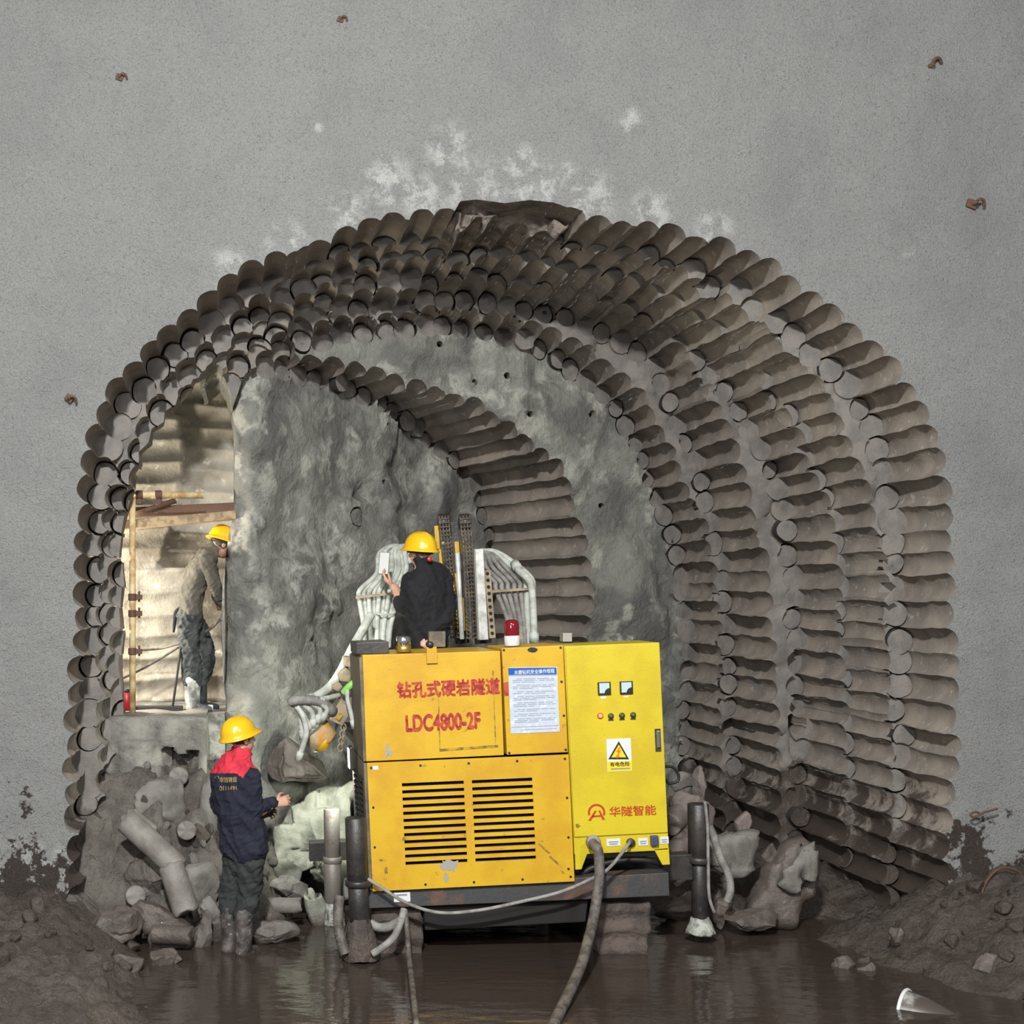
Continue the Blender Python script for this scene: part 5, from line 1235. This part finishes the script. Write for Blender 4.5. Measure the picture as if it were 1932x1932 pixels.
# --- the worker bending behind the rock pillar on the left
def man_passage():
    D = 11.85
    q = lambda u, v, dy=0.0: (lambda p: Vector((p.x, p.y + dy, p.z)))(P(u, v, D))
    root, o0 = new_person(q(362, 1342), 'person in olive grey jacket bending behind the rock pillar in the lit passage')
    f = Vector((.97, .22, 0)).normalized(); rv = Vector((f.y, -f.x, 0)); hf = Vector((.80, .30, -.42)); hc = q(419, 1027)
    jt = [(q(357, 1158), (.165, .118)), (q(358, 1140), (.170, .112)), (q(365, 1105), (.180, .112)), (q(379, 1072), (.190, .110)), (q(393, 1050), (.180, .092)), (q(401, 1040), (.11, .075)), (q(408, 1034), (.062, .06))]
    bm = bmesh.new(); etube(bm, [p for p, _ in jt], [r for _, r in jt], rv, 26); arms = []
    for s in (-1, 1):
        sh, el, wr = q(391, 1058, .16 * s), q(405, 1104, .19 * s), q(414, 1134, .08 * s + .02); arms.append((sh, el, wr)); etube(bm, [sh, sh.lerp(el, .5), el, wr], [.074, .066, .060, .048], None, 16)
    fuse('jacket', bm, .008, M_greyc, root, 3, .012, 21, o0)
    legs = [(q(354, 1176, -.09), q(361, 1243, -.10), q(363, 1290, -.10)), (q(366, 1176, .09), q(391, 1236, .09), q(374, 1290, .09))]
    bm = bmesh.new(); etube(bm, [q(356, 1156), q(357, 1172), q(358, 1186)], [(.16, .12), (.158, .122), (.14, .11)], rv, 20)
    for h, k, a in legs: etube(bm, [h, h.lerp(k, .5), k, a], [.100, .092, .084, .078], None, 16)
    fuse('trousers', bm, .008, M_jean, root, 3, .016, 31, o0)
    for i, (h, k, a) in enumerate(legs):
        bm = bmesh.new(); b = q((364, 376)[i], 1334, (-.10, .09)[i]); etube(bm, [a + Vector((0, 0, .05)), b], [.080, .066], None, 16); etube(bm, [b - f * .03, b + f * .08 - Vector((0, 0, .005)), b + f * .16 - Vector((0, 0, .012))], [(.05, .05), (.052, .04), (.045, .03)], rv, 14); o = fuse('boot', bm, .008, M_bootw if i == 0 else M_jean, root, 3, .004, 4, o0)
    bm = bmesh.new(); add_head(bm, hc, hf); etube(bm, [q(398, 1048), q(408, 1036), q(415, 1030)], [.06, .055, .054], None, 14)
    etube(bm, [p for p, _ in jt[:5]], [(a * .8, b * .78) for _, (a, b) in jt[:5]], rv, 20); etube(bm, [q(356, 1156), q(358, 1186)], [(.13, .1), (.11, .09)], rv, 16)
    for sh, el, wr in arms:
        etube(bm, [sh, el, wr], [.05, .042, .03], None, 12); add_hand(bm, wr, wr - el, Vector((0, 1, 0)) * (1 if sh.y < o0.y else -1), Vector((1, 0, .3)), .8, .8)
    for h, k, a in legs: etube(bm, [h, k, a, a + Vector((0, 0, -.14))], [.076, .058, .048, .042], None, 12)
    fuse('body', bm, .0052, M_skin2, root, 3, 0, 0, o0); eyes(hc, hf, root, o0); hair_cap(hc, hf, root, o0, M_hair)
    helmet(q(420, 1020), Vector((.80, .30, -.30)), root, o0, 1.0)
    bm = bmesh.new(); etube(bm, [q(343, 1150, -.06) - o0, q(333, 1158, -.06) - o0, q(328, 1192, -.06) - o0], [(.03, .012), (.024, .012), (.010, .008)], Vector((1, 0, 0)), 10); obj('belt_pouch', bm, M_blackc, root, True)
man_passage()

# ---------------------------------------------------------------- scaffold and odds and ends in the lit passage
M_pole = mat('scaffold_pole_yellow', (0.62, 0.50, 0.28), 0.6, var=(0.40, 0.25, 0.10), var_scale=9, bump=.2, bump_scale=50)
M_coup = mat('coupler_rust', (0.10, 0.05, 0.03), 0.7, bump=.4, bump_scale=50)
M_wood = mat('plank_wood', (0.36, 0.27, 0.16), 0.8, var=(0.20, 0.14, 0.08), var_scale=12, bump=.3, bump_scale=60)
def pole(a, b, r, m, label, couplers=(), name='scaffold_pole'):
    p, q = P(*a), P(*b); c = (p + q) / 2; e = empty(name, c); tag(e, label, 'scaffold pole')
    bm = bmesh.new(); add_cyl(bm, p - c, q - c, r, seg=20); obj('tube', bm, m, e, True)
    for t in couplers:
        s = p.lerp(q, t) - c; d = (q - p).normalized(); bm = bmesh.new(); add_cyl(bm, s - d * .03, s + d * .03, r * 1.35, seg=18, bev=.005)
        x = Vector((d.z, 0, -d.x)); x = x if x.x > 0 else -x
        add_cyl(bm, s + x * r, s + x * (r + .055), .022, seg=12); add_cyl(bm, s + x * (r + .03) - d * .05, s + x * (r + .03) + d * .04, .009, seg=10); bmesh.ops.create_cube(bm, size=1, matrix=Matrix.Translation(s + x * (r + .03) + Vector((0, -.02, 0))) @ Matrix.Diagonal((.05, .05, .04, 1)))
        obj('coupler', bm, M_coup, e)
    return e
pole((250, 938, 11.3), (250, 1348, 11.3), .027, M_pole, 'upright yellow scaffold pole at the left edge of the lit passage', (.46, .535, .71))
pole((226, 934, 11.42), (384, 934, 11.5), .030, M_pole, 'level scaffold pole ending in mid-air above the worker', (.23, .46))
pole((232, 978, 11.9), (332, 944, 11.9), .026, M_coup, 'dark sloping scaffold pole just under the level one')
bm = bmesh.new(); p, q = P(228, 992, 11.75), P(445, 972, 11.75); c = (p + q) / 2
t = (q - p); ang = math.atan2(t.z, t.x); bmesh.ops.create_cube(bm, size=1, matrix=Matrix.Rotation(-ang, 4, 'Y') @ Matrix.Diagonal((t.length, .2, .075, 1))); bevel(bm, .005); o = obj('timber_beam', bm, M_wood); o.location = c
tag(o, 'pale timber beam crossing the lit passage above the worker\'s head', 'beam')
bm = bmesh.new(); p, q = P(228, 968, 12.0), P(445, 958, 12.0); c = (p + q) / 2; t = (q - p); ang = math.atan2(t.z, t.x); bmesh.ops.create_cube(bm, size=1, matrix=Matrix.Rotation(-ang, 4, 'Y') @ Matrix.Diagonal((t.length, .12, .09, 1))); bevel(bm, .005); o = obj('steel_beam', bm, M_coup); o.location = c
tag(o, 'dark rusty beam behind the pale timber beam', 'beam')
bm = bmesh.new(); bmesh.ops.create_cube(bm, size=1, matrix=Matrix.Diagonal((.42, .16, .045, 1))); bevel(bm, .004); o = obj('plank', bm, M_strap); o.location = P(300, 1337, 11.75); tag(o, 'dark plank lying on the ledge behind the upright scaffold pole', 'plank')
bm = bmesh.new(); add_cyl(bm, (0, 0, -.085), (0, 0, .07), .055, seg=20, bev=.01); cn = empty('fuel_can', P(239, 1322, 11.45)); tag(cn, 'small red can standing on the ledge left of the upright pole', 'can'); obj('can_body', bm, M_knob, cn, True)
bm = bmesh.new(); add_cyl(bm, (0, 0, .07), (0, 0, .1), .03, seg=16, bev=.004); obj('can_cap', bm, M_strap, cn, True)
bm = bmesh.new(); bmesh.ops.create_cube(bm, size=1, matrix=Matrix.Diagonal((.05, .05, .05, 1))); bevel(bm, .008); o = obj('junction_box', bm, M_white); o.location = P(397, 1335, 11.9); tag(o, 'small white box on the ledge behind the bending worker\'s heel', 'box')
loose('air_hose', [(347, 1212, 11.8), (325, 1218, 11.9), (300, 1224, 11.95), (262, 1227, 11.9)], .010, M_cable, 'upper of two thin lines running from the worker\'s leg to the left', 'hose')
loose('air_hose', [(347, 1214, 11.8), (300, 1244, 11.8), (260, 1266, 11.7), (226, 1282, 11.6)], .012, M_cable, 'lower of two thin lines running from the worker\'s leg to the left', 'hose')
loose('air_hose', [(388, 1192, 11.75), (402, 1182, 11.7), (414, 1170, 11.7), (432, 1160, 11.8)], .014, M_cable, 'dark hose passing in front of the bending worker to the right', 'hose')
loose('steel_rod', [(344, 1198, 11.7), (335, 1268, 11.72), (325, 1338, 11.75)], .011, M_strap, 'dark rod leaning beside the bending worker\'s leg', 'rod')

# bolts in the sprayed wall, wires, sunken bucket
def wall_bolt(u, v, label, s=1.0, rot=0):
    p = P(u, v, CAMD); e = empty('rock_bolt', p, (0, R(rot), 0)); tag(e, label, 'bolt')
    bm = bmesh.new(); add_cyl(bm, (0, .12, 0), (0, -.07 * s, 0), .014 * s, seg=12); obj('bolt_shank', bm, M_coup, e, True)
    bm = bmesh.new(); tube(bm, [(0, -.05 * s, 0), (.03 * s, -.06 * s, .02 * s), (.06 * s, -.05 * s, .01 * s), (.07 * s, -.03 * s, -.02 * s)], .010 * s, 8); obj('bent_wire', bm, M_coup, e, True)
    bm = bmesh.new(); bmesh.ops.create_cube(bm, size=1, matrix=Matrix.Translation((0, -.008, 0)) @ Matrix.Rotation(R(20), 4, 'Y') @ Matrix.Diagonal((.07 * s, .03, .06 * s, 1))); bevel(bm, .008); obj('bolt_plate', bm, M_coup, e)
wall_bolt(1832, 386, 'dark bolt at the right edge of the sprayed wall above the arch', 1.1)
wall_bolt(1750, 128, 'dark bolt with bent wire near the top right corner', 1.2, -30)
wall_bolt(131, 752, 'dark bolt in the sprayed wall left of the arch shoulder', .9, 20)
wall_bolt(642, 38, 'dark bolt near the top edge, left of centre', .7)
wall_bolt(226, 147, 'dark bolt in the upper left of the sprayed wall', .8)
loose('steel_wire', [(1857, 1735, 9.7), (1850, 1696, 9.72), (1866, 1656, 9.75), (1894, 1637, 9.78), (1928, 1650, 9.8), (1950, 1690, 9.8)], .009, M_coup, 'large rusty wire loop sticking out of the right mud bank', 'wire')
loose('steel_wire', [(1882, 1526, 9.9), (1856, 1533, 9.88), (1838, 1542, 9.87), (1831, 1536, 9.87), (1842, 1532, 9.88), (1850, 1537, 9.89)], .008, M_coup, 'short hooked wire on the sprayed wall above the right mud bank', 'wire')
bk = empty('plastic_bucket', P(1708, 1914, 8.5)); tag(bk, 'white bucket lying half sunk in the muddy water at lower right', 'bucket')
ax = Vector((.64, -.62, -.02)).normalized(); X_, Y_ = frame_mat(ax); bm = bmesh.new(); n = 36
ring = [(X_ * math.cos(6.2832 * i / n) + Y_ * math.sin(6.2832 * i / n)) * .155 for i in range(n)]
tube(bm, ring + [ring[0], ring[1]], .012, 10, 3); obj('rim', bm, M_white, bk, True)
bm = bmesh.new(); rs = [[bm.verts.new(v_ * k + ax * h) for v_ in ring] for h, k in ((0, 1.0), (.12, .86), (.28, .5), (.34, .16), (.3, .1), (.12, .8), (.004, .95))]
for a, b in zip(rs, rs[1:]):
    for i in range(n): bm.faces.new((a[i], a[(i + 1) % n], b[(i + 1) % n], b[i]))
obj('bucket_shell', bm, mat('bucket_muddy', (.45, .45, .42), .4, var=MUD, var_scale=5, var_lo=.3, var_hi=.5), bk, True)
